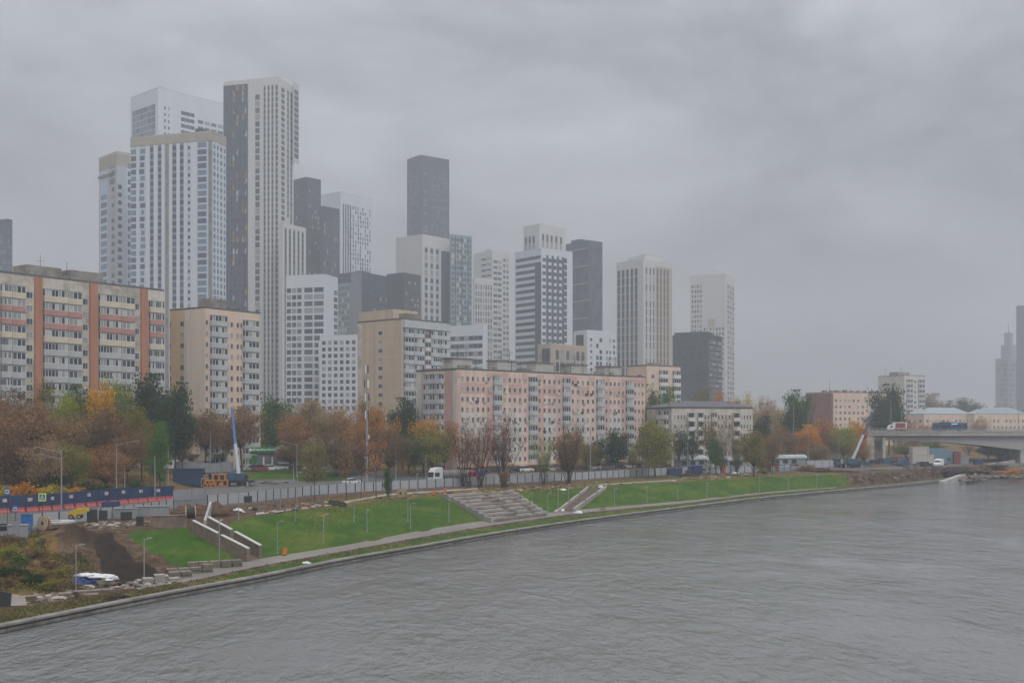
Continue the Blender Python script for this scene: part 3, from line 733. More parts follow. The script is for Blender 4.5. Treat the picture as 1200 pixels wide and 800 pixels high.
b.grid('L', 231.2, 242.5, 165, 8.1, 40, 1, .9, .72, 'blue'); b.panel('L', 244.5, 248.6, 165, 520, roofc, .3)
b.grid('R', 249.5, 264.5, 167, 8.1, 40, 4, .6, .6, 'blue')
for p0 in (252.2, 256, 260): b.panel('R', p0, p0+1.4, 165, 520, tW, .5, 'fin')
b.roofbox(.4, .2, 6, 5, 3.5, tN)
b = Building('tower', 'white tower with window bands and dark glazed corner, rising behind the blue-white tower', 185, 640, 153, 262, 103, 48, tW, group=G_T)
b.grid('L', 155, 182, 120, 7.4, 12, 6, .95, .9, 'blue'); b.grid('R', 191, 200, 121, 7.6, 12, 2, .45, .5, 'plain'); b.grid('R', 212, 228, 122, 7.6, 12, 3, .94, .6, 'dark'); b.grid('R', 231, 262, 128, 7.6, 12, 4, .8, .55, 'plain')
b.roofbox(.1, .1, 8, 5, 2, tGl)
# the tallest
b = Building('tower', 'tallest tower, half navy with ochre panels and half pale grey with thin vertical fins', 326, 560, 262, 344, 90, 74, tWc, group=G_T, capz=0)
b.panel('L', 261.8, 290.5, 95, 520, tD, .25)
rn = random.Random(11)
b.grid('L', 263.5, 289, 101, 6.9, 56, 5, .55, .6, 'dark', out=.25, skip=.15, seed=3, wvar=.4)
for k in range(60):
    pa = rn.choice([273, 277, 284, 287]); ya = 96+6.9*rn.randrange(0, 55); b.panel('L', pa, pa+rn.choice([1.7, 2.6]), ya, ya+6, rn.choice([gold, gold, tGl]), .29, 'colour_panel')
b.grid('L', 299, 304.5, 108, 7.9, 48, 1, .95, .84, 'plain')
for k in range(4): p = 307+k*4.6; b.panel('L', p+2.2, p+4.4, 99, 520, tG, .05, 'window_bay'); b.panel('L', p, p+2.2, 99, 520, tWc, .5, 'fin'); b.grid('L', p+2.2, p+4.4, 99, 6.9, 55, 1, .95, .66, 'dark', out=.05)
b.grid('L', 324.0, 326, 99, 6.9, 55, 1, .6, .6, 'dark')
b.grid('R', 329.5, 333.5, 99, 6.9, 55, 1, .9, .7, 'dark'); b.grid('R', 336.5, 338.5, 99, 6.9, 22, 1, .9, .9, 'dark'); b.grid('R', 340, 342.5, 99, 6.9, 55, 1, .8, .9, 'dark')
b.roofbox(.3, .5, 5, 20, 1.6, tG)
T4 = b
c = child_block(T4, 343.5, 574, 343.2, 350.5, 95, 74, tWc, base=EYE+(HZ-190)*574*1.45/F, capz=0)
c.grid('R', 344.5, 350, 103, 6.8, 12, 1, .85, .8, 'dark')
c = child_block(T4, 331, 548, 326.5, 358.5, 261, 60, tWc, capz=0)
for p in (333.5, 338.5, 343.5, 348.5, 353.5): c.panel('R', p, p+2.4, 266, 520, tG, .04, 'window_bay'); c.grid('R', p, p+2.4, 267, 6.9, 32, 1, .9, .85, 'dark')
# navy pair
b = Building('tower', 'dark navy stepped tower squeezed between the tallest tower and a white chequered one', 359, 665, 344, 376, 208, 48, tD, group=G_T)
b.grid('L', 346, 357, 214, 6.0, 50, 3, .55, .6, 'plain', skip=.2, seed=4); b.grid('R', 361, 375, 214, 6.0, 50, 4, .5, .6, 'plain', skip=.2, seed=6)
c = child_block(b, 378, 655, 374.5, 398, 242, 50, tD)
c.grid('R', 379, 397, 252, 7.5, 36, 6, .5, .8, 'plain', skip=.25, seed=8, wvar=.3)
b = Building('tower', 'white tower chequered with narrow staggered windows, right of the navy tower', 399, 700, 376, 437.5, 225, 52, tW, group=G_T)
b.grid('R', 401, 435, 238, 5.0, 40, 12, .5, .78, 'dark', skip=.22, seed=5, wvar=.35); b.roofbox(.2, .6, 8, 6, 2, tG)
b.grid('R', 401, 412, 238, 5.0, 40, 4, .5, .99, 'dark')
# white block with grid of windows
b = Building('apartment_block', 'white gridded block with a lower wing, left of the beige tiled block', 381, 455, 335, 396, 322, 74, tW)
b.grid('L', 335.5, 354, 335, 8.1, 17, 3, .82, .7, 'plain'); b.grid('L', 356, 367, 335, 8.1, 17, 1, .9, .72, 'plain'); b.grid('L', 367.8, 379.5, 335, 8.1, 8, 1, .97, .72, 'plain'); b.grid('L', 367.8, 380.5, 400, 8.1, 9, 2, .75, .7, 'plain')
b.grid('R', 391, 395.5, 336, 8.1, 8, 1, .9, .7, 'blue')
b.panel('L', 335, 381, 472, 480, concL, .3)
c = child_block(b, 419, 440, 374.8, 424, 393, 74, tW)
c.grid('L', 376, 418, 397, 7.7, 11, 6, .62, .62, 'plain')
# dark mid-rises
b = Building('office_block', 'charcoal mid-rise with teal windows left and a lit band of office windows right', 424, 600, 396, 455, 319, 60, tN, group=None)
b.panel('L', 396, 411, 330, 520, tT, .1); b.grid('L', 397, 410, 333, 7.0, 24, 4, .6, .6, 'teal', out=.1); b.panel('L', 411.5, 423.8, 318.5, 520, tG, .25, 'pier')
b.grid('R', 437, 455, 336, 7.2, 22, 5, .72, .62, 'gold')
b.roofbox(.3, .3, 10, 8, 2.5, tG)
b = Building('office_block', 'plain dark grey mid-rise standing against the pale blank wall of a tower', 473, 585, 453, 493, 320, 55, tD)
b.grid('R', 474.5, 491.5, 327, 6.5, 24, 5, .6, .55, 'plain'); b.grid('L', 455, 471, 333, 6.5, 20, 4, .3, .4, 'dark', skip=.5)
b = Building('tower', 'narrow charcoal tower standing tall above its neighbours in the middle of the skyline', 493, 800, 477, 526.5, 182, 38, tD, group=G_T)
b.grid('L', 478.5, 491, 197, 5.2, 36, 5, .5, .62, 'blue', skip=.1); b.grid('R', 496, 501, 200, 5.2, 36, 1, .9, .6, 'blue'); b.grid('R', 505, 525, 197, 5.2, 36, 7, .5, .66, 'blue', skip=.08)
b = Building('tower', 'pale tower with blank side and slot windows, joined to a teal glass wing', 495, 620, 464, 527, 275, 50, tWc, group=G_T)
for p in (497.5, 504, 510.5): b.panel('R', p, p+3.8, 288, 520, tGl, .05, 'window_bay'); b.grid('R', p, p+3.8, 288, 8.8, 30, 1, .9, .66, 'plain', out=.05)
b.panel('R', 517, 527.2, 290, 520, tN, .15, 'recess_wall'); b.roofbox(.6, .5, 9, 7, 2, tG)
c = child_block(b, 528.5, 628, 526.8, 553, 275, 32, tT)
c.grid('R', 529, 552.5, 277, 6.6, 34, 8, .78, .62, 'teal', seed=2); 
for p in (533, 540.5, 548): c.panel('R', p, p+1.1, 276, 520, tN, .12, 'fin')

b = Building('tower', 'pale rounded tower half dissolved in mist, with bands of windows wrapping its corner', 577, 745, 555, 597, 294, 40, tWc, group=G_T)
b.grid('R', 578, 588, 303, 6.6, 34, 2, .92, .55, 'plain'); b.grid('R', 589, 596.5, 300, 6.6, 34, 2, .7, .6, 'plain'); b.grid('L', 564, 576, 299, 6.6, 5, 2, .9, .35, 'plain')
c = child_block(b, 556, 725, 554.2, 578, 326, 28, tWc)
c.grid('R', 556.5, 577, 332, 7.8, 26, 7, .55, .78, 'plain')
b.roofbox(.3, .3, 10, 8, 3, tWc)
# striped pair
b = Building('tower', 'black and white striped tower with wide horizontal bands on its left side', 634.5, 600, 603.5, 671, 291, 40, tW, group=G_T)
b.panel('L', 627, 634.3, 308, 520, tN, .12); b.grid('L', 604.5, 626.8, 297, 7.7, 28, 1, .99, .5, 'dark'); b.grid('L', 604.5, 633.8, 297, 7.7, 2, 1, .99, .5, 'dark')
for p in (640, 646.3, 652.5, 658.5): b.panel('R', p, p+2.6, 298, 520, tN, .1)
b.grid('R', 635.2, 640, 300, 7.9, 28, 1, .8, .5, 'dark'); b.grid('R', 642.5, 646.2, 300, 7.9, 28, 1, .9, .55, 'dark'); b.grid('R', 648.8, 652.4, 300, 7.9, 28, 1, .9, .55, 'dark'); b.grid('R', 655, 658.4, 300, 7.9, 28, 1, .9, .55, 'dark'); b.grid('R', 661, 664.5, 298, 7.9, 28, 1, .9, .75, 'dark')
b = Building('tower', 'cream tower top with tall slot windows peeping over the striped tower', 632, 645, 613.5, 662.5, 263, 45, tWc, group=G_T)
for p in (615, 619.5, 624): b.grid('L', p, p+2.8, 275, 9, 4, 1, .9, .97, 'plain')
for p in (635, 640, 645, 650.5, 656): b.grid('R', p, p+2.8, 273, 9, 4, 1, .9, .97, 'plain')
b.roofbox(.4, .4, 12, 10, 2.5, tWc)
b = Building('tower', 'dark glass tower with thin pale floor lines, right of the striped tower', 690, 690, 663, 706, 282, 40, tN, group=G_T)
b.grid('L', 664.5, 689.5, 291, 10.2, 22, 5, .94, .86, 'dark'); b.grid('R', 690.5, 705.5, 288, 10.2, 22, 5, .94, .86, 'dark'); b.roofbox(.3, .5, 14, 12, 2.5, tN)
for k in range(10): b.panel('L', 663.3, 690, 290+10.2*2*k, 290.8+10.2*2*k, tGl, .2, 'floor_line')
b = Building('tower', 'sand and white tower with vertical window ribs, right of the dark glass tower', 754, 625, 722.5, 787.5, 304, 42, tWc, group=G_T)
for p in (723.6, 728.6, 733.6, 738.8, 743.8): b.grid('L', p, p+3.4, 313, 9.7, 22, 1, .9, .93, 'dark')
b.panel('R', 768, 787.3, 310, 520, tBe, .08); 
for p in (756.5, 761, 765, 769.5, 773.5, 777.5, 781.5): b.grid('R', p, p+1.9, 312, 9.7, 22, 1, .9, .9, 'plain' if p < 768 else 'dark', out=.08)
b.roofbox(.5, .45, 24, 18, 4.5, tWc); b.roofbox(.5, .45, 10, 8, 6.5, tGl)
b = Building('tower', 'rightmost pale tower with a blank centre, behind the charcoal block', 850, 765, 808.5, 861, 321, 66, tWc, group=G_T)
b.grid('L', 810, 823, 331, 5.9, 34, 4, .6, .62, 'plain'); b.grid('L', 824, 849, 382, 5.9, 26, 7, .55, .62, 'plain'); b.panel('L', 829, 838, 373, 382, tBe, .05)
b.grid('R', 852, 860.5, 331, 6.0, 34, 3, .75, .75, 'plain'); b.roofbox(.4, .45, 12, 20, 4, tWc); b.roofbox(.4, .45, 6, 8, 5.5, tGl)
b = Building('office_block', 'charcoal residential block with a stepped top in front of the rightmost pale tower', 830, 530, 788, 846, 392, 60, tD)
b.grid('L', 789.5, 829, 397, 6.4, 12, 8, .45, .45, 'dark', skip=.15); b.grid('R', 831, 845.5, 397, 6.4, 12, 4, .8, .55, 'plain'); b.roofbox(.35, .55, 12, 24, 2.6, tD)
b.roofbox(.3, .3, 8, 14, 1.6, tD)
b = Building('apartment_block', 'white mid-rise with a shallow curved roof between the striped and the ribbed tower', 688, 480, 672, 722.5, 389, 38, tW)
b.grid('R', 691, 694.5, 394, 7, 14, 1, .7, .5, 'plain'); b.grid('R', 698, 706, 394, 7, 14, 2, .7, .7, 'dark', skip=.3); b.grid('R', 709, 721.5, 394, 7, 14, 3, .55, .6, 'plain', skip=.15, wvar=.3); b.panel('L', 675, 684, 391.5, 407, tN, .1, 'glazed_corner')
b.roofbox(.4, .5, 20, 12, 1.4, tW)
b = Building('office_block', 'low sand coloured building with large dark windows above the pink block', 645, 445, 630, 688, 404, 48, tBe, capz=.9)
b.panel('L', 635, 644.5, 408, 424, glassD, .06, 'glazing'); b.grid('R', 650, 686, 408, 14, 2, 6, .62, .85, 'plain')
b.roofbox(.55, .5, 26, 10, .8, wochre)
b = Building('apartment_block', 'small buff nine storey block with balconies, left of the charcoal block', 758, 415, 735, 797.5, 428.5, 35, wpeach, roof=roofg)
b.grid('R', 762, 768, 436, 9.4, 10, 1, .6, .5, 'house'); b.balc('R', 772, 781, 433, 9.4, 10, frameW, 3, 1.0); b.balc('R', 788, 796, 433, 9.4, 10, frameW, 3, 1.0); b.grid('L', 746, 754, 436, 9.4, 9, 1, .7, .5, 'house'); b.roofbox(.5, .5, 4, 4, 1.5, roofc)
b = Building('office_block', 'white office block with wide horizontal window bands behind the pink block', 566, 460, 527, 571, 381, 62, tW)
b.grid('L', 528, 565.5, 391, 9.2, 8, 7, .99, .6, 'plain'); 
# cream five-storey block
b = Building('apartment_block', 'cream five storey block with a grey roof and stacked loggias, half hidden by trees', 787, 335, 758, 882, 478.5, 22, wcream, roof=roofg)
b.balc('L', 771, 784, 480, 11, 6, wwhiteish, 4, .9)
for p in (805, 858): b.balc('R', p, p+8, 482.5, 11, 6, wwhiteish, 3, .9, seed=int(p), open_=True)
b.balc('R', 817, 823.5, 482.5, 11, 6, wwhiteish, 2, .7, open_=True); b.balc('R', 833, 839, 482.5, 11, 6, wwhiteish, 2, .7)
for p0, p1, n in ((789, 804, 4), (825, 832, 2), (840, 857, 4), (867, 881, 4)): b.grid('R', p0, p1, 483, 11, 6, n, .45, .55, 'house', seed=int(p0))
hb = MB(); q = [b.C, b.C+b.dR*b.wr, b.C+b.dR*b.wr+b.dL*b.wl, b.C+b.dL*b.wl]; cen = sum(q, Vector())/4
o_ = [cen+(p-cen)*1.03-b.O for p in q]; i_ = [cen+(p-cen)*.45-b.O for p in q]; z0 = b.zt-b.O.z+.52
hb.hexa([(p.x, p.y, z0) for p in o_], [(p.x, p.y, z0+1.9) for p in i_], roofg); hb.build('roof', b.root)
for k in range(8): b.roofbox(.08+.12*k, .3, 1.2, .9, 1.9, roofc, 'vent', b.zt+.6)
# --- right side
b = Building('apartment_block', 'long low building, red brick at its left end and buff to the right', 974, 640, 944, 1046, 460, 24, wpeach, roof=roofg)
b.panel('L', 944, 974, 460.5, 520, brick, .08); b.panel('R', 974, 976.5, 460.5, 520, brick, .05); b.grid('R', 977, 1044, 465.5, 7.2, 6, 13, .5, .5, 'house', skip=.1); b.grid('L', 963, 968, 466, 7.2, 5, 1, .5, .5, 'house')
b.mast(.1, .3, 9, .1); [b.roofbox(.1+.11*k, .5, 2.2, 2, 1.8, roofc, 'vent') for k in range(8)]; [b.roofbox(.3, .2+.3*k, 2.2, 2, 1.8, brick, 'chimney') for k in range(2)]
b = Building('apartment_block', 'pale nine storey point block above the trees on the right bank', 1060, 790, 1029, 1084, 440, 30, wwhiteish, roof=roofg)
b.grid('L', 1036, 1040, 446, 6, 10, 1, .6, .5, 'house'); b.grid('L', 1046, 1050, 446, 6, 10, 1, .6, .5, 'house'); b.balc('R', 1062, 1069, 444, 6, 11, pgrey, 2, .9); b.balc('R', 1076, 1083, 444, 6, 11, pgrey, 2, .9); b.grid('R', 1070, 1075, 444, 6, 11, 1, .6, .5, 'house')
b.roofbox(.4, .5, 12, 8, 3, roofc); b.mast(.1, .8, 8, .1); b.mast(.5, .5, 5, .1, 2, 3)
def mansard(label, px, D, pl, pr, yt, th, wallm, rows, nc):
    b = Building('apartment_block', label, px, D, pl, pr, yt, th, wallm, roof=roofblue)
    b.grid('R', px+1, pr-1, yt+4, 7.4, rows, nc, .45, .5, 'house', skip=.05); b.grid('L', pl+1, px-1, yt+4, 7.4, rows, max(2, nc//3), .45, .5, 'house')
    q = b.quad; cen = sum(q, Vector())/4; o_ = [cen+(p-cen)*1.02-b.O for p in q]; i_ = [cen+(p-cen)*.5-b.O for p in q]; z0 = b.zt-b.O.z+.52
    hb = MB(); hb.hexa([(p.x, p.y, z0) for p in o_], [(p.x, p.y, z0+4.2) for p in i_], roofblue); hb.build('roof', b.root)
    for k in range(3): b.roofbox(.2+.3*k, .5, 2, 1.6, 5.6, roofc, 'chimney', b.zt)
    return b
mansard('low buff house with pale hipped roof, left of two behind the bridge', 1083, 740, 1062, 1138, 485.5, 18, wpeach, 5, 11)
mansard('low buff house with pale hipped roof behind the right bridge end', 1142, 730, 1132, 1202, 485.5, 14, wpeach, 5, 12)
b = Building('apartment_block', 'distant pale building with chimneys just over the hipped roofs', 1150, 900, 1138, 1172, 478, 20, tBe, roof=roofg); b.grid('R', 1151, 1171, 481, 5, 3, 7, .5, .5, 'plain')
b = Building('apartment_block', 'low distant block showing through the gap between trees, right of the cream block', 905, 560, 893, 920, 482, 25, wpeach, roof=roofg); b.grid('R', 906, 919, 485, 6, 3, 4, .6, .5, 'house'); b.balc('L', 896, 903, 484, 6, 4, frameW, 2, .8)
# far towers in the haze
b = Building('tower', 'faint blue-grey stepped tower with a spire in the mist at the right edge', 1181, 1700, 1166.5, 1197, 420, 40, tG); b.grid('L', 1168, 1180, 424, 6, 12, 3, .8, .7, 'blue'); b.grid('R', 1182, 1196, 424, 6, 12, 4, .8, .7, 'blue')
b.roofbox(.5, .5, 18, 15, 22, tG); b.roofbox(.5, .5, 10, 9, 41, tG); b.mast(.5, .5, 54, .8)
b = Building('tower', 'faint tall glass tower cut by the right edge of the view', 1200, 1600, 1191, 1225, 358, 40, tN); b.grid('R', 1201, 1224, 364, 7, 19, 5, .8, .7, 'blue')
b = Building('tower', 'dim grey glass tower over the roof of the cream slab at the far left', 8, 640, -6, 14.5, 257, 60, tN); b.grid('L', -5, 7.5, 268, 6, 12, 3, .85, .7, 'blue'); b.grid('R', 8.5, 14, 268, 6, 12, 2, .8, .7, 'blue')
for b in BUILT:
    if b.wins or b.bals:
        if not getattr(b, 'done', False): b.finish(); b.done = True
# ------------------------------------------------------------------ trees
def leaf_mesh(cen, size, rng, name, m, flat=.35):
    n = len(cen); cen = np.asarray(cen); u = rng.normal(size=(n, 3)); u /= np.linalg.norm(u, axis=1)[:, None]
    w = rng.normal(size=(n, 3)); w -= (w*u).sum(1)[:, None]*u; w /= np.linalg.norm(w, axis=1)[:, None]
    s = size*(.6+.8*rng.random(n))[:, None]
    a, b = u*s, w*s*.62
    V = np.stack([cen-a, cen+b, cen+a, cen-b], 1).reshape(-1, 3)
    me = bpy.data.meshes.new(name); me.from_pydata(V.tolist(), [], np.arange(4*n).reshape(-1, 4).tolist()); me.materials.append(m); return me
def tree_proto(kind, seed):
    """trunk and crown of a tree one unit high and one unit wide"""
    rn = random.Random(seed); rng = np.random.default_rng(seed); tr = MB(); leaves = []
    P = {'round': dict(h0=.22, n=12, sub=9, leaf=9000, ls=.019, cz=.58, rz=.42, rx=.50, spread=.085, bark=bark),
         'high': dict(h0=.36, n=12, sub=11, leaf=8500, ls=.0150, cz=.68, rz=.33, rx=.50, spread=.07, bark=bark),
         'twiggy': dict(h0=.20, n=13, sub=10, leaf=8200, ls=.015, cz=.58, rz=.42, rx=.50, spread=.07, bark=bark),
         'loose': dict(h0=.24, n=9, sub=6, leaf=2300, ls=.019, cz=.62, rz=.38, rx=.46, spread=.065, bark=bark),
         'column': dict(h0=.12, n=14, sub=5, leaf=4200, ls=.022, cz=.55, rz=.44, rx=.42, spread=.085, bark=bark),
         'vase': dict(h0=.10, n=11, sub=18, leaf=3400, ls=.010, cz=.64, rz=.36, rx=.48, spread=.05, bark=bark),
         'young': dict(h0=.36, n=8, sub=8, leaf=700, ls=.022, cz=.66, rz=.32, rx=.46, spread=.05, bark=bark),
         'bush': dict(h0=.05, n=9, sub=5, leaf=1500, ls=.045, cz=.45, rz=.48, rx=.5, spread=.10, bark=bark)}[kind]
    bk = P['bark']; tips = []; h0 = P['h0']
    r0 = {'round': .024, 'twiggy': .02, 'high': .02, 'vase': .016, 'young': .014, 'bush': .01}.get(kind, .018)
    top = Vector((rn.uniform(-.03, .03), rn.uniform(-.03, .03), h0))
    if kind != 'vase': tr.tube((0, 0, -.03), top, r0, r0*.8, bk, 7)
    lump = [Vector((rn.gauss(0, .5), rn.gauss(0, .5), rn.gauss(0, .4))) for _ in range(3)]
    for i in range(P['n']):
        a = 2*math.pi*(i+rn.random()*.8)/P['n']*2.0; f = (i+.5)/P['n']
        zz = P['cz']-P['rz']*.75+P['rz']*1.55*f
        rr = P['rx']*math.sqrt(max(.05, 1-((zz-P['cz'])/P['rz'])**2))*rn.uniform(.45, .9)
        if kind == 'vase': zz = rn.uniform(.55, .85); rr = rn.uniform(.12, .42)
        end = Vector((rr*math.cos(a), rr*math.sin(a), zz+rn.uniform(-.04, .04)))
        st = top*1.0 if kind not in ('vase', 'column', 'young') else (Vector((rn.uniform(-.04, .04), rn.uniform(-.04, .04), rn.uniform(-.02, 0))) if kind == 'vase' else Vector((0, 0, h0+(zz-h0)*.55)))
        mid = st.lerp(end, .5)+Vector((rn.uniform(-.04, .04), rn.uniform(-.04, .04), .05 if kind != 'vase' else -.03))
        if kind == 'vase': mid.x *= .7; mid.y *= .7
        tr.tube(st, mid, r0*.6, r0*.38, bk, 5, False); tr.tube(mid, end, r0*.38, r0*.16, bk, 4, False)
        for j in range(P['sub']):
            s = mid.lerp(end, rn.uniform(-.2, 1)); dd = Vector((rn.gauss(0, 1), rn.gauss(0, 1), rn.gauss(.5 if kind != 'vase' else 1.6, .6))).normalized()
            ln_ = rn.uniform(.08, .2) if kind != 'vase' else rn.uniform(.12, .24); t = s+Vector((dd.x*ln_, dd.y*ln_, dd.z*ln_))
            if t.z > .985: t.z = .985
            tr.tube(s, t, r0*.16, r0*.05, bk, 3, False); tips.append(t); tips.append(s.lerp(t, .6))
            for q in range(3 if kind in ('vase', 'twiggy', 'high', 'young', 'loose') else 1):
                s2 = s.lerp(t, rn.uniform(.3, 1)); d2 = (dd+Vector((rn.gauss(0, .7), rn.gauss(0, .7), rn.gauss(.3, .5)))).normalized(); e2 = s2+d2*rn.uniform(.04, .11); e2.z = min(e2.z, 1)
                tr.tube(s2, e2, r0*.07, r0*.03, bk, 3, False); tips.append(e2)
    if kind in ('column', 'young'):
        tr.tube(top, (0, 0, .93), r0*.7, r0*.12, bk, 5, False); tips += [Vector((rn.gauss(0, .05), rn.gauss(0, .05), rn.uniform(.7, .98))) for _ in range(12)]
    T = np.array([tuple(t) for t in tips]); wts = rng.random(len(T))**1.5+.08; wts /= wts.sum()
    idx = rng.choice(len(T), P['leaf'], p=wts); C_ = T[idx]+rng.normal(size=(P['leaf'], 3))*P['spread']*np.array([1, 1, .62])
    # keep inside an uneven envelope
    q = np.abs(C_[:, :2]); r = np.sqrt((C_[:, :2]**2).sum(1)); C_[:, :2] *= np.minimum(1, .54/np.maximum(r, 1e-6))[:, None]
    C_[:, 2] = np.where(C_[:, 2] < h0*.8, h0*.8+rng.random(len(C_))*.25, np.minimum(C_[:, 2], 1.02))
    return tr.mesh('trunk'), leaf_mesh(C_, P['ls'], rng, 'crown', leafm)
PROTO = {}
for k_, vs in (('round', 3), ('twiggy', 3), ('high', 2), ('loose', 2), ('column', 2), ('vase', 3), ('young', 2), ('bush', 2)):
    PROTO[k_] = [tree_proto(k_, 100+11*i+len(k_)) for i in range(vs)]
LC = dict(brown=(.28, .165, .072), umber=(.20, .122, .062), rust=(.40, .195, .075), orange=(.52, .24, .055), yellow=(0.722, 0.401, 0.006), amber=(0.559, 0.239, 0.006), ygreen=(.30, .33, .03), olive=(.235, .205, .04),
          green=(.07, .13, .025), dgreen=(.038, .075, .024), tan=(.40, .275, .14), maroon=(.22, .11, .08), bright=(.085, .19, .03), straw=(0.447, 0.315, 0.021))
TN = [0]
def tree(px, D, yt, wpx, kind, colr, label, name=None, group=None, trunkh=None):
    g = GD(px, D); h = (EYE+(HZ-yt)*D/F)-g.z; w = wpx*D/F*1.12; i = TN[0]; TN[0] += 1
    tm, cm = PROTO[kind][i % len(PROTO[kind])]
    t = thing(name or ('shrub' if kind == 'bush' else 'tree'), label, 'shrub' if kind == 'bush' else 'tree', (g.x, g.y, g.z-.1), (i*2.4) % 6.28, group)
    a = put('trunk', tm, t); c = put('crown', cm, t); a.scale = c.scale = (w, w, h)
    rr = random.Random(i); k = rr.uniform(.88, 1.14); c.color = (*[v*k*rr.uniform(.94, 1.06) for v in LC[colr]], 1)
    return t
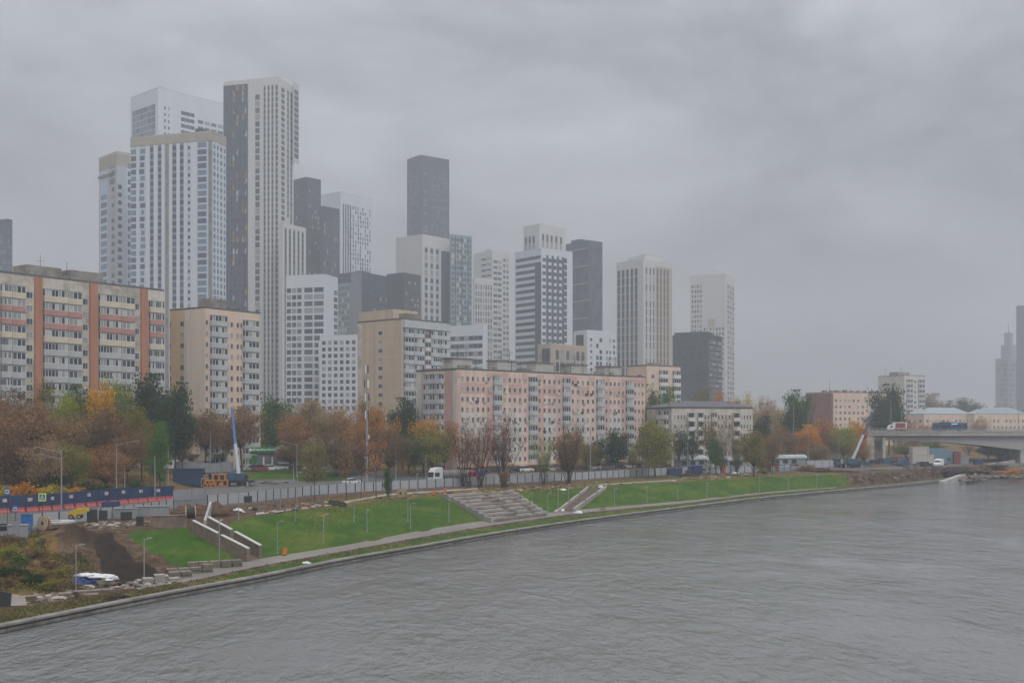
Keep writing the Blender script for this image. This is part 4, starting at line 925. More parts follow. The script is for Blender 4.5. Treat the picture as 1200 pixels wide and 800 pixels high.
TREES = [
 # behind the blue hoarding, left
 (50, 262, 447, 46, 'round', 'olive', 'olive brown tree topping the grove left of the yellow crowned tree'),
 (74, 250, 459, 44, 'round', 'ygreen', 'yellow green tree in the grove below the cream slab'),
 (97, 262, 453, 34, 'round', 'green', 'green tree peeping between the yellow green and the orange yellow crowns'),
 (119, 250, 450, 36, 'round', 'yellow', 'orange yellow tree, brightest crown of the left grove'),
 (138, 262, 442, 40, 'round', 'ygreen', 'tall green and yellow tree right behind the orange yellow crown'),
 (180, 262, 440, 54, 'round', 'dgreen', 'large dark green tree in front of the right end of the cream slab'),
 (205, 255, 450, 44, 'round', 'dgreen', 'dark green tree leaning to the peach block, right of the largest dark tree'),
 (20, 240, 456, 62, 'twiggy', 'umber', 'umber twiggy tree at the left edge under the cream slab'),
 (-8, 226, 462, 60, 'twiggy', 'brown', 'brown tree cut by the left edge of the view'),
 (28, 205, 470, 78, 'twiggy', 'brown', 'wide russet brown tree above the bus stop signs'),
 (66, 212, 474, 70, 'twiggy', 'brown', 'wide brown tree behind the double-armed street lamp'),
 (100, 225, 476, 62, 'twiggy', 'umber', 'umber tree between the double-armed and the single-armed street lamp'),
 (138, 228, 474, 70, 'twiggy', 'umber', 'broad umber tree below the orange yellow crown'),
 (8, 200, 505, 50, 'twiggy', 'umber', 'low dark brown tree over the yellow bushes at the left edge'),
 (52, 200, 510, 52, 'twiggy', 'tan', 'low tan twiggy tree straight above the pedestrian crossing sign'),
 (84, 205, 515, 44, 'twiggy', 'olive', 'low olive tree right of the double-armed lamp'),
 (124, 210, 522, 56, 'twiggy', 'rust', 'low rusty leaved tree beside the single-armed lamp'),
 (150, 222, 497, 44, 'twiggy', 'brown', 'brown tree left of the columnar green tree'),
 (166, 228, 478, 36, 'round', 'olive', 'olive tree with a yellow edge behind the columnar green tree'),
 (187, 218, 495, 30, 'column', 'bright', 'columnar fresh green tree behind the blue hoarding'),
 (110, 242, 500, 60, 'twiggy', 'dgreen', 'dark shaded tree deep inside the left grove'),
 # around the peach block and the parking
 (240, 275, 480, 48, 'high', 'brown', 'brown tree in front of the blank end of the peach block'),
 (284, 282, 477, 54, 'high', 'brown', 'brown tree with leaning trunks in front of the peach block balconies'),
 (262, 285, 488, 34, 'high', 'tan', 'tan tree behind the raised boom of the blue truck crane'),
 (214, 262, 488, 34, 'twiggy', 'tan', 'tan twiggy tree right of the dark green pair'),
 (322, 330, 461, 42, 'round', 'green', 'green tree between the peach block and the white gridded block'),
 (345, 292, 488, 46, 'high', 'rust', 'rusty tree right of the green shop'),
 (352, 300, 474, 46, 'high', 'brown', 'brown tree rising right of the green tree by the peach block'),
 (382, 300, 470, 58, 'high', 'tan', 'large tan tree before the white gridded block'),
 (410, 296, 476, 44, 'twiggy', 'rust', 'rust red tree just left of the telecom mast'),
 (368, 262, 512, 34, 'twiggy', 'olive', 'olive yellow tree standing left of the bare young trees'),
 (445, 290, 477, 44, 'round', 'orange', 'vivid orange tree right behind the telecom mast'),
 (424, 286, 488, 38, 'twiggy', 'orange', 'orange tree low at the foot of the beige tiled block'),
 (432, 300, 465, 40, 'twiggy', 'brown', 'brown tree between the white wing and the beige tiled block'),
 (395, 268, 505, 52, 'twiggy', 'umber', 'umber tree behind the row of bare young trees'),
 (472, 305, 467, 40, 'round', 'dgreen', 'dark green tree against the end of the pink block'),
 (455, 270, 500, 50, 'twiggy', 'umber', 'umber brown tree right of the telecom mast foot'),
 (496, 288, 487, 36, 'round', 'amber', 'amber tree beside the end wall of the pink block'),
 (505, 280, 502, 54, 'round', 'olive', 'olive tree with dark lower crown behind the tank truck'),
 (478, 276, 505, 38, 'twiggy', 'green', 'dull green tree between the umber and the olive crown'),
 (520, 290, 496, 34, 'twiggy', 'rust', 'rusty thin crown at the corner of the pink block'),
 (405, 276, 530, 50, 'round', 'dgreen', 'low dark tree shading the lawn edge'),
 (340, 276, 520, 40, 'high', 'umber', 'umber twiggy tree over the parked cars by the green shop'),
 # bare group on the terrace
 (543, 254, 489, 50, 'vase', 'rust', 'bare rusty multi-stemmed tree, left of the group in front of the pink block'),
 (563, 252, 487, 55, 'vase', 'rust', 'bare russet multi-stemmed tree in the middle of the group before the pink block'),
 (589, 252, 486, 57, 'vase', 'maroon', 'bare purple-grey spreading tree, right of the group before the pink block'),
 (637, 262, 508, 30, 'vase', 'ygreen', 'small half bare tree with yellow green lower leaves before the pink block'),
 (667, 264, 493, 55, 'vase', 'brown', 'brown half bare tree above the narrow stair'),
 (668, 268, 500, 36, 'twiggy', 'brown', 'brown leafy tree right behind the half bare one above the narrow stair'),
 # along the street, middle
 (688, 300, 512, 30, 'twiggy', 'olive', 'olive tree by the street before the pink block'),
 (700, 304, 514, 26, 'column', 'dgreen', 'narrow dark green tree, first of the three in the street row'),
 (722, 306, 503, 30, 'round', 'dgreen', 'rounded dark green tree in the street row before the pink block'),
 (741, 308, 520, 18, 'loose', 'olive', 'thin olive tree before the right end of the pink block'),
 (757, 318, 488, 32, 'loose', 'green', 'tall green tree at the right end of the pink block'),
 (768, 298, 494, 44, 'round', 'olive', 'round olive brown tree between the pink and the cream five storey block'),
 (795, 322, 495, 28, 'loose', 'dgreen', 'thin dark tree before the left loggias of the cream block'),
 (812, 325, 500, 24, 'loose', 'dgreen', 'second thin dark tree before the cream block'),
 (832, 318, 488, 26, 'loose', 'olive', 'loose olive tree before the centre of the cream block'),
 (846, 314, 482, 36, 'vase', 'tan', 'tall tan half bare tree before the cream block'),
 (862, 322, 500, 24, 'vase', 'brown', 'thin brown tree before the right part of the cream block'),
 (883, 302, 504, 34, 'round', 'olive', 'rounded olive amber tree right of the cream block'),
 (905, 330, 500, 26, 'twiggy', 'brown', 'brown tree right of the rounded olive tree'),
 (838, 312, 515, 20, 'column', 'green', 'low narrow green tree by the white shed'),
 (864, 308, 528, 16, 'vase', 'green', 'small green tree beside the orange sign'),
 # farther trees
 (765, 395, 452, 20, 'round', 'green', 'green tree left of a pair in the gap beside the pink block roof'),
 (786, 390, 455, 28, 'round', 'bright', 'bright green tree under the buff nine storey block'),
 (822, 450, 450, 28, 'twiggy', 'olive', 'hazy olive tree at the foot of the charcoal block'),
 (845, 450, 458, 34, 'twiggy', 'amber', 'hazy amber tree over the roof of the cream block'),
 (872, 455, 460, 30, 'twiggy', 'straw', 'hazy straw coloured tree over the right end of the cream block'),
 (895, 440, 464, 26, 'twiggy', 'tan', 'hazy tan tree right of the cream block roof'),
 (915, 430, 470, 30, 'twiggy', 'tan', 'hazy tan tree left of the large green one'),
 (893, 380, 488, 22, 'round', 'dgreen', 'small dark green tree in the gap right of the cream block'),
 (934, 410, 458, 38, 'round', 'green', 'large rounded green tree left of the red brick end'),
 (925, 365, 500, 30, 'twiggy', 'brown', 'brown tree at the street behind the lawn end'),
 (946, 380, 498, 34, 'round', 'amber', 'amber tree in front of the red brick end'),
 (968, 385, 490, 34, 'round', 'rust', 'rusty orange tree in front of the long buff building'),
 (988, 378, 497, 30, 'round', 'ygreen', 'yellow green tree left of the right truck crane boom'),
 (1003, 392, 494, 26, 'round', 'amber', 'amber tree behind the right truck crane boom'),
 (1010, 372, 514, 24, 'twiggy', 'rust', 'rusty tree at the bridge abutment'),
 (905, 372, 512, 24, 'twiggy', 'olive', 'olive scrubby tree above the long white sheds'),
 (958, 362, 516, 30, 'twiggy', 'brown', 'low brown tree above the pale street fence'),
 (1041, 470, 452, 44, 'round', 'dgreen', 'big dark green tree behind the bridge abutment'),
 (1026, 480, 476, 30, 'twiggy', 'olive', 'olive tree left of the big dark green one behind the bridge'),
 (1068, 500, 490, 36, 'twiggy', 'rust', 'rust brown tree behind the box truck on the bridge'),
 (1098, 500, 492, 30, 'twiggy', 'rust', 'rusty tree behind the blue bus on the bridge'),
 (1148, 520, 488, 20, 'twiggy', 'tan', 'tan bare tree before the gap of the two hipped roofs'),
 (1092, 860, 462, 30, 'round', 'brown', 'hazy brown tree right of the pale nine storey point block'),
 (1124, 880, 467, 30, 'round', 'dgreen', 'hazy dark green tree over the left hipped roof'),
 (1146, 880, 469, 24, 'round', 'dgreen', 'hazy dark green tree over the gap of the hipped roofs'),
 (1108, 880, 470, 20, 'round', 'green', 'small hazy green tree left of the dark pair over the hipped roofs'),
 # under the bridge
 (1062, 440, 517, 40, 'twiggy', 'olive', 'olive tree seen under the bridge beside the abutment'),
 (1095, 450, 518, 30, 'twiggy', 'green', 'green tree seen under the bridge over the site cabins'),
 (1135, 470, 516, 24, 'vase', 'rust', 'thin rust red tree under the bridge'),
 (1158, 425, 518, 34, 'twiggy', 'olive', 'drooping olive tree under the bridge by the embankment'),
 (1178, 430, 530, 30, 'twiggy', 'umber', 'umber scrub tree under the bridge near the pier'),
 # young thin trees by the grey fence
 (369, 207, 536, 34, 'young', 'umber', 'young bare tree at the grey fence, leftmost of four'),
 (406, 212, 518, 32, 'young', 'brown', 'young bare brown tree, second of four at the grey fence'),
 (423, 213, 514, 30, 'young', 'maroon', 'young bare maroon tree, third of four at the grey fence'),
 (441, 216, 512, 34, 'young', 'rust', 'young tree with a few rusty leaves, rightmost of four at the grey fence'),
 (454, 214, 548, 12, 'column', 'green', 'slender low green conifer beside the young bare trees'),
 (591, 245, 548, 12, 'twiggy', 'brown', 'small brown dry shrub-like tree right of the bare group'),
]
for k, a in enumerate(TREES):
    tree(*a)
BUSH = [(8, 192, 566, 34, 'straw', 'straw yellow bush at the left edge behind the hoarding'), (28, 190, 562, 34, 'amber', 'amber bush behind the bus stop sign'), (50, 192, 566, 28, 'straw', 'straw bush left above the crossing sign'),
 (70, 194, 564, 30, 'olive', 'olive bush at the double-armed lamp'), (88, 198, 568, 30, 'amber', 'amber bush right of the double-armed lamp'), (106, 206, 562, 40, 'green', 'grassy green bush on the bank under the grove'),
 (130, 210, 566, 30, 'olive', 'olive bush behind the single-armed lamp'), (156, 216, 560, 30, 'green', 'green bush left of the columnar tree'), (60, 200, 552, 40, 'dgreen', 'dark bush under the left grove'), (20, 205, 548, 40, 'umber', 'umber bush under the left grove'),
 (6, 128, 635, 30.8, 'olive', 'olive weeds clump at the left edge of the dug bank'), (25, 126, 647, 28, 'green', 'dark green shrub on the dug bank'), (14, 121, 659, 30.8, 'dgreen', 'dark green shrub low on the left edge of the bank'),
 (45, 130, 641, 21, 'umber', 'brown weeds clump below the grey cabin'), (58, 126, 651, 21, 'umber', 'umber shrub in the middle of the dug bank'), (68, 123, 661, 18.2, 'olive', 'olive shrub left of the lamp on the dug bank'),
 (40, 119, 669, 23.8, 'dgreen', 'dark shrub above the site path'), (5, 117, 675, 23.8, 'umber', 'brown shrub above the dark sheet pile'), (58, 118, 675, 21, 'olive', 'olive shrub left of the white tarp pile'), (76, 121, 675, 18.2, 'olive', 'olive weeds at the foot of the lamp on the dug bank'),
 (20, 108, 719, 5.6, 'dgreen', 'single small dark plant by the quay edge'),
 (1030, 345, 549, 26, 'olive', 'olive scrub on the right bank below the truck crane'), (1015, 340, 552, 26, 'brown', 'brown scrub right of the lawn end'), (995, 330, 550, 30, 'maroon', 'maroon scrub where the lawn ends'),
 (968, 332, 547, 30, 'maroon', 'maroon hedge-like shrub over the lawn end'), (945, 336, 543, 24, 'brown', 'brown shrub in front of the pale street fence'), (1055, 350, 549, 22, 'olive', 'olive scrub left of the dirt ramp'),
 (1165, 385, 544, 24, 'umber', 'umber scrub on the riverbank by the bridge pier'), (1182, 380, 548, 26, 'amber', 'amber scrub at the water under the bridge pier'), (895, 318, 546, 14, 'olive', 'olive shrub by the red container')]
for px, D, yt, w, c_, lb in BUSH: tree(px, D, yt, w, 'bush', c_, lb)
# ------------------------------------------------------------------ far wood and ground cover
def far_wood():
    rng = np.random.default_rng(5); C_ = []
    for _ in range(26000):
        px = rng.uniform(640, 1330); D = rng.uniform(1400, 1900); base = 6; hgt = 11+7*math.sin(px*.05)+5*math.sin(px*.021+1)+rng.normal()*1.5
        C_.append((*XY(px, D), base+abs(rng.random())**.5*max(3, hgt)))
    me = leaf_mesh(np.array(C_), 1.3, rng, 'far_wood', leafm); o = put('far_wood', me); o.color = (.05, .05, .035, 1); tag(o, 'far low belt of misty trees on the horizon', 'wood', kind='stuff')
far_wood()
def tufts():
    rng = np.random.default_rng(9); C_ = []; 
    while len(C_) < 9000:
        px = rng.uniform(0, 210) if rng.random() < .8 else rng.uniform(210, 985); k = rng.random()
        pr = profile(px)
        a, b_ = (1, 2) if k < .3 else (3, 4)
        if a == 3 and px > 130: continue
        t = rng.random(); D = pr[a][0]+(pr[b_][0]-pr[a][0])*t; z = pr[a][1]+(pr[b_][1]-pr[a][1])*t
        y = HZ+(EYE-z)*F/D
        if any(inpoly(px, y, q) for q in (Z_DARK, Z_BROWN, Z_DARK2)): continue
        C_.append((*XY(px, D), z+.08))
    me = leaf_mesh(np.array(C_), .16, rng, 'dry_grass', leafm); o = put('dry_grass', me); o.color = (.17, .145, .055, 1); tag(o, 'tufts of dry and green grass on the slopes', 'grass', kind='stuff')
tufts()

def fallen():
    rng = np.random.default_rng(19); C_ = []
    while len(C_) < 9000:
        px = rng.choice([rng.normal(400, 45), rng.normal(565, 30), rng.normal(655, 30), rng.uniform(300, 960)]); 
        if not 270 < px < 980: continue
        pr = profile(px); k = rng.random()
        if k < .6: t = rng.random(); D = pr[4][0]+(pr[5][0]-pr[4][0])*t; z = ZT
        else: t = 1-abs(rng.normal())*.3; D = pr[3][0]+(pr[4][0]-pr[3][0])*t; z = pr[3][1]+(ZT-pr[3][1])*t
        C_.append((*XY(px, D), z+.07))
    me = leaf_mesh(np.array(C_), .10, rng, 'fallen_leaves', leafm); o = put('fallen_leaves', me); o.color = (.40, .22, .07, 1); tag(o, 'fallen orange brown leaves on the lawn edge and the terrace', 'leaves', kind='stuff')
fallen()

def brush(seed, n, colr, name, label, hmax):
    rng = np.random.default_rng(seed); C_ = []; clumps = []
    for _ in range(90):
        px = rng.uniform(-12, 104); pr = profile(max(0, px)); t = rng.uniform(.03, 1.05)
        D = pr[3][0]+(pr[4][0]-pr[3][0])*t; z = pr[3][1]+(pr[4][1]-pr[3][1])*min(1, t)
        if px > 62+30*abs(rng.normal()) or (px > 55 and t > .6): continue
        clumps.append((*XY(px, D), z, rng.uniform(.5, 1.5), rng.uniform(.4, 1)*hmax))
    for _ in range(n):
        x, y, z, r, h = clumps[rng.integers(len(clumps))]; a = rng.normal(size=2)*r*.6
        C_.append((x+a[0], y+a[1], z+h*abs(rng.random())**1.3*max(.2, 1-(a[0]**2+a[1]**2)/(r*r*3))))
    me = leaf_mesh(np.array(C_), .10, rng, name, leafm); o = put(name, me); o.color = (*LC[colr], 1); tag(o, label, 'undergrowth', kind='stuff')
brush(3, 12000, 'umber', 'dry_undergrowth', 'brown dry undergrowth over the dug bank at the left', 1.3)
brush(8, 8000, 'olive', 'green_undergrowth', 'olive undergrowth over the dug bank at the left', 1.0)
brush(14, 5000, 'dgreen', 'dark_undergrowth', 'dark green undergrowth low on the dug bank', 1.1)
# ------------------------------------------------------------------ fences
fpanel = mat('fence sheet pale grey', (.36, .375, .395), .55, .12, .5, dirt=(.30, .30, .30))
fpanel2 = mat('fence sheet grey', (.24, .25, .265), .6, .15, .5)
navy = mat('hoarding navy', (.022, .045, .105), .6, .12, .6)
redp = mat('barrier red plastic', (.40, .10, .09), .5, .15, 1)
signw = mat('plate white', (.62, .62, .62), .6, .03)
signr = mat('plate red', (.4, .1, .09), .6, .03)
blueS = mat('sign blue', (.03, .13, .36), .45, .03); yel = mat('sign lime yellow', (.60, .72, .05), .5, .02); blk = mat('sign black', (.02, .02, .022), .5, .02)
def panel_unit(m, post):
    p = MB(); p.hexa([(0, -.03, .06), (1, -.03, .06), (1, .03, .06), (0, .03, .06)], [(0, -.03, 1), (1, -.03, 1), (1, .03, 1), (0, .03, 1)], m)
    q = MB(); q.box((0, -.05, -.05), (.12, .14, 1.07), post); return p.mesh('panel'), q.mesh('post')
def fence(name, label, pts, h, step, m, post, extra=None):
    """pts: measured (px, D) line; panels between posts, each its own part"""
    P = [Vector((*XY(px, D), GD(px, D).z)) for px, D in pts]; root = thing(name, label, 'fence', P[0]); L_ = 0; seg = []
    for a, b in zip(P, P[1:]): seg.append((L_, a, b)); L_ += (b-a).length
    def at(s):
        for l0, a, b in reversed(seg):
            if s >= l0-1e-6: return a.lerp(b, min(1, (s-l0)/max(1e-6, (b-a).length)))
    n = max(1, int(L_/step)); pm, qm = panel_unit(m, post); rnp = random.Random(n); rest = MB(); restp = MB()
    for i in range(n+1):
        a = at(i*L_/n); k = i
        if i < n:
            b = at((i+1)*L_/n); d = b-a; rz = math.atan2(d.y, d.x); w = Vector((d.x, d.y)).length
            if k < 100:
                o = put('panel', pm, root, a-P[0]+Vector((0, 0, rnp.uniform(-.04, .04))), rz, (w-.12, 1, h)); o.rotation_euler[0] = rnp.uniform(-.02, .02)
            else:
                c, s = math.cos(rz), math.sin(rz); q = a-P[0]; w2 = w-.12
                rest.hexa([(q.x+x*c-y*s, q.y+x*s+y*c, q.z+.06) for x, y in ((0, -.03), (w2, -.03), (w2, .03), (0, .03))], [(q.x+x*c-y*s, q.y+x*s+y*c, q.z+h) for x, y in ((0, -.03), (w2, -.03), (w2, .03), (0, .03))], m)
        if k < 100: put('post', qm, root, a-P[0]-Vector((0, .03, 0)), rz, (1, 1, h))
        else: q = a-P[0]; restp.box((q.x, q.y-.05, q.z), (.12, .14, h*1.05), post)
    if rest.v: o = rest.build('panel', root); o['kind'] = 'stuff'; o = restp.build('post', root); o['kind'] = 'stuff'
    return root, at, L_
def fl(px, off=0): return (px, hermite(px, *fence_D)+off)
fence('fence', 'long pale grey sheet fence with dark posts along the top of the lawn', [fl(p) for p in range(243, 903, 22)], 2.0, 2.6, fpanel, darkm)
fence('fence', 'pale grey sheet fence with dark posts behind the construction yard at the left', [(28, 157.5), (60, 160), (100, 165), (140, 171.5), (170, 178), (203, 187.5)], 1.75, 2.4, fpanel, darkm)
fence('fence', 'grey fence of wide sheets behind the blue site container', [(206, 268), (240, 274), (272, 280)], 2.6, 3, fpanel2, fpanel2)
fence('fence', 'grey concrete fence at the right end of the blue hoarding', [(203, 207), (222, 209), (241, 213)], 2.1, 3, fpanel2, fpanel2)
fence('fence', 'pale street fence right of the long white sheds', [(945, 352), (965, 356), (988, 362)], 2.4, 3, fpanel, fpanel2)
fence('fence', 'short grey fence continuing the long sheet fence to the right', [(903, 331), (925, 336), (948, 342)], 1.6, 2.6, fpanel2, darkm)
root, at, L_ = fence('hoarding', 'dark blue site hoarding with small white plates behind the red barriers', [(-6, 181), (30, 184.5), (60, 188), (100, 195), (150, 204), (203, 213)], 2.55, 2.5, navy, navy)
k = 0
for s in np.arange(1.6, L_-1, 4.05):
    a = at(s); b = at(min(L_, s+.3)); d = (b-a).normalized(); n = Vector((d.y, -d.x, 0)); q = a-root.location+n*.09; rz = math.atan2(d.y, d.x); m_ = MB()
    m_.box((0, 0, 1.5), (.8, .02, .55), signw); r = MB()
    for sx in (-.2, .2):      # illegible pair of reddish digits
        for z in (1.56, 1.75, 1.93): r.box((sx, -.02, z), (.24, .012, .06), signr)
        for dz, x in ((1.55, -.1), (1.74, .1)): r.box((sx+x, -.02, dz+.03), (.07, .012, .2), signr)
    pl = m_.build('plate', root, q, rz); r.build('lettering', pl)
# red plastic barriers
bm_ = MB(); bm_.prism([(-.3, 0), (.3, 0), (.28, .25), (.12, .5), (.12, .85), (-.12, .85), (-.12, .5), (-.28, .25)], -.98, .98, redp); bmesh_barrier = None
pts = [(-6, 178.5), (30, 182), (60, 185.5), (100, 192.5), (150, 201.5), (204, 210.8)]
P = [Vector((*XY(px, D), ZT)) for px, D in pts]; first = True; me = bm_.mesh('road_barrier'); s_tot = 0
for a, b in zip(P, P[1:]):
    n = int((b-a).length/2.02)
    for i in range(n):
        q = a.lerp(b, (i+.5)/n); d = b-a; o = put('road_barrier', me, None, q, math.atan2(d.y, d.x)-math.pi/2)
        tag(o, 'red plastic road barrier in the row in front of the blue hoarding', 'barrier', 'red barriers in front of the hoarding')
# ------------------------------------------------------------------ text
def text_mesh(s, size, m, name='lettering', ext=.02):
    cu = bpy.data.curves.new('t', 'FONT'); cu.body = s; cu.size = size; cu.extrude = ext; cu.align_x = 'CENTER'; cu.align_y = 'CENTER'
    o = bpy.data.objects.new('t', cu); COL.objects.link(o); dg = bpy.context.evaluated_depsgraph_get(); me = bpy.data.meshes.new_from_object(o.evaluated_get(dg)); bpy.data.objects.remove(o)
    me.name = name; me.materials.clear(); me.materials.append(m); return me
def put_text(s, size, m, parent, loc, rz=0, name='lettering'):
    o = put(name, text_mesh(s, size, m, name), parent, loc, rz); o.rotation_euler = (math.pi/2, 0, rz); return o
# ------------------------------------------------------------------ lamps
def prom_lamp():
    t = thing('street_lamp', '', 'street lamp', (0, 0, 0)); m_ = MB(); m_.tube((0, 0, -.1), (0, 0, 5.3), .075, .05, steel, 8); m_.build('pole', t)
    m_ = MB(); m_.tube((0, 0, 5.2), (.45, 0, 5.3), .03, .03, steel, 6); m_.build('arm', t)
    m_ = MB(); m_.prism([(.3, 5.25), (.95, 5.32), (.9, 5.42), (.35, 5.38)], -.13, .13, steel); m_.build('lamp_head', t)
    m_ = MB(); m_.tube((0, 0, -.12), (0, 0, .25), .15, .13, steel, 8); m_.build('base', t); return t
PL = prom_lamp(); used = [0]
def place_lamp(px, y, label, yt=None, rz=0):
    g = G(px, y); s = 1.0
    if yt: s = (y-yt)*g.y/F/5.4
    if used[0] == 0: PL.location = g; PL['label'] = label; PL.scale = (1, 1, s); PL.rotation_euler[2] = rz; PL['group'] = 'promenade lamps'; used[0] = 1; return PL
    o = dup(PL, g, rz, label); o.scale = (1, 1, s); return o
LAMPS = [(89, 692, 637, 'slim grey lamp left of the white tarp pile'), (169, 678, 630, 'slim grey lamp at the foot of the dark soil slope'), (257, 659, 609, 'slim grey lamp in front of the broad stair'),
 (325, 648, 610, 'slim grey lamp left on the first lawn slope'), (379, 636, 602, 'slim grey lamp above the orange cone spot of the path'), (430, 622, 597, 'slim grey lamp in the middle of the first lawn slope'),
 (481, 619, 589, 'slim lamp at the right part of the first lawn slope, nearer of two'), (478, 611, 583, 'slim lamp standing just behind the nearer one on the first lawn'), (526, 611, 585, 'slim lamp near the left edge of the stepped terrace'),
 (580, 608, 592, 'slim lamp at the foot of the stepped terrace'), (642, 601, 577, 'slim lamp at the foot of the second lawn'), (654, 596, 573, 'slim lamp left of the narrow stair'), (666, 587, 571, 'slim lamp beside the middle of the narrow stair'),
 (720, 592, 572, 'slim lamp right of the narrow stair'), (758, 588, 570, 'slim lamp on the far lawn above a bend of the path'), (794, 585, 568, 'slim lamp on the far lawn before the cream block'), (828, 582, 566, 'slim lamp on the far lawn under the white and orange car'),
 (890, 575, 559, 'slim lamp on the far lawn below the red container'), (924, 573, 558, 'slim lamp on the far lawn below the brown trees'), (957, 571, 556, 'slim lamp where the far lawn narrows'),
 (346, 611, 593, 'slim lamp on the upper edge of the first lawn, left'), (415, 611, 588, 'slim lamp on the upper part of the first lawn, right'), (279.6, 608, 570, 'slim tall lamp on the bare ground right of the cable reel'), (236, 603, 560, 'slim tall lamp between the cable reel and the dirt heap'),
 (328.5, 596, 566, 'slim lamp between grey fence and lawn, left of the first young tree'), (348.5, 592, 553, 'tall slim lamp at the grey fence left of the first young tree'), (488.6, 582, 555, 'slim lamp at the grey fence left of the tank truck'), (532, 573, 545, 'slim lamp at the grey fence in front of the tank'),
 (1016, 567, 548, 'slim lamp on the brown right bank')]
for k, (px, y, yt, lb) in enumerate(LAMPS): place_lamp(px, y, lb, yt, rz=(k % 3)*.7)
def tall_lamp(px, D, yt, label, arms=1, side=-1, name='street_lamp', head=True, yb=None, zb=None):
    g = GD(px, D); 
    if zb is not None: g.z = zb
    h = EYE+(HZ-yt)*D/F-g.z; t = thing(name, label, 'street lamp' if head else 'pole', g, 0, 'tall street lamps' if head else 'bare poles')
    m_ = MB(); m_.tube((0, 0, 0), (0, 0, h), .14, .08, steel, 8); m_.build('pole', t)
    for k in range(arms):
        z = h-.1-k*1.1; L2 = 3.4-k*.6; m_ = MB(); m_.tube((0, 0, z-.35), (side*L2, -.2, z+.45), .05, .04, steel, 6); m_.build('arm', t)
        m_ = MB(); m_.box((side*(L2+.35), -.2, z+.42), (.95, .34, .14), steel); m_.build('lamp_head', t)
    m_ = MB(); m_.tube((0, 0, 0), (0, 0, .6), .2, .18, steel, 8); m_.build('base', t); return t
tall_lamp(72, 176, 527, 'tall grey street lamp with two arms to the left over the hoarding', 2, -1); tall_lamp(136.5, 205, 519, 'tall grey street lamp with one arm to the right over the hoarding', 1, 1)
tall_lamp(146, 210, 546, 'short bare grey pole right of the single-armed lamp', 0, 1, 'pole', False); tall_lamp(181.5, 208, 534, 'bare grey pole before the columnar green tree', 0, 1, 'pole', False); tall_lamp(197, 218, 526, 'bare grey pole right of the columnar green tree', 0, 1, 'pole', False)
tall_lamp(246.5, 262, 506, 'grey pole behind the orange steel frames', 0, 1, 'pole', False); tall_lamp(348, 268, 519, 'street lamp with an arm to the left over the lawn by the green shop', 1, -1)
tall_lamp(344, 258, 545, 'short white post on the lawn edge', 0, 1, 'pole', False); tall_lamp(464, 268, 518, 'grey street pole left of the olive tree', 0, 1, 'pole', False); tall_lamp(440, 262, 535, 'short grey pole right of the mast foot', 0, 1, 'pole', False)
tall_lamp(499, 272, 535, 'thick pale post left of the tank truck', 0, 1, 'pole', False); tall_lamp(692, 292, 500, 'grey street pole before the pink block', 0, 1, 'pole', False); tall_lamp(806, 318, 518, 'grey pole by the dark blue van', 0, 1, 'pole', False)
tall_lamp(754, 306, 515, 'grey pole at the right end of the pink block', 0, 1, 'pole', False); tall_lamp(930, 372, 472, 'tall lamp with a small head above the brown trees, left of a pair', 1, -1); tall_lamp(947, 374, 482, 'tall bare pole, right of a pair above the brown trees', 0, 1, 'pole', False)
tall_lamp(947, 350, 524, 'short pale pole by the street fence', 0, 1, 'pole', False); tall_lamp(983, 366, 510, 'street lamp with an arm to the right by the yellow green tree', 1, 1)
# telecom mast
g = GD(430, 245); h = EYE+(HZ-427)*245/F-g.z; t = thing('telecom_mast', 'tall slim telecom mast with antenna clusters among the orange trees', 'mast', g)
m_ = MB(); m_.tube((0, 0, 0), (0, 0, h*.55), .30, .22, steel, 8); m_.tube((0, 0, h*.55), (0, 0, h), .22, .12, steel, 8); m_.build('pole', t)
for k, (z, n, r) in enumerate(((h-1, 2, .25), (h-4.2, 3, .5), (h-7.2, 3, .45), (h-11, 2, .3), (h-15.5, 4, .6), (h-20, 3, .45))):
    for j in range(n):
        a = j*2*math.pi/n+k; m_ = MB(); m_.box((r*math.cos(a), r*math.sin(a), z-.9), (.22, .16, 1.7 if k != 4 else .9), white if (j+k) % 2 else darkm, a); m_.tube((0, 0, z), (r*math.cos(a), r*math.sin(a), z), .04, .04, darkm, 4); m_.build('antenna_panel', t)
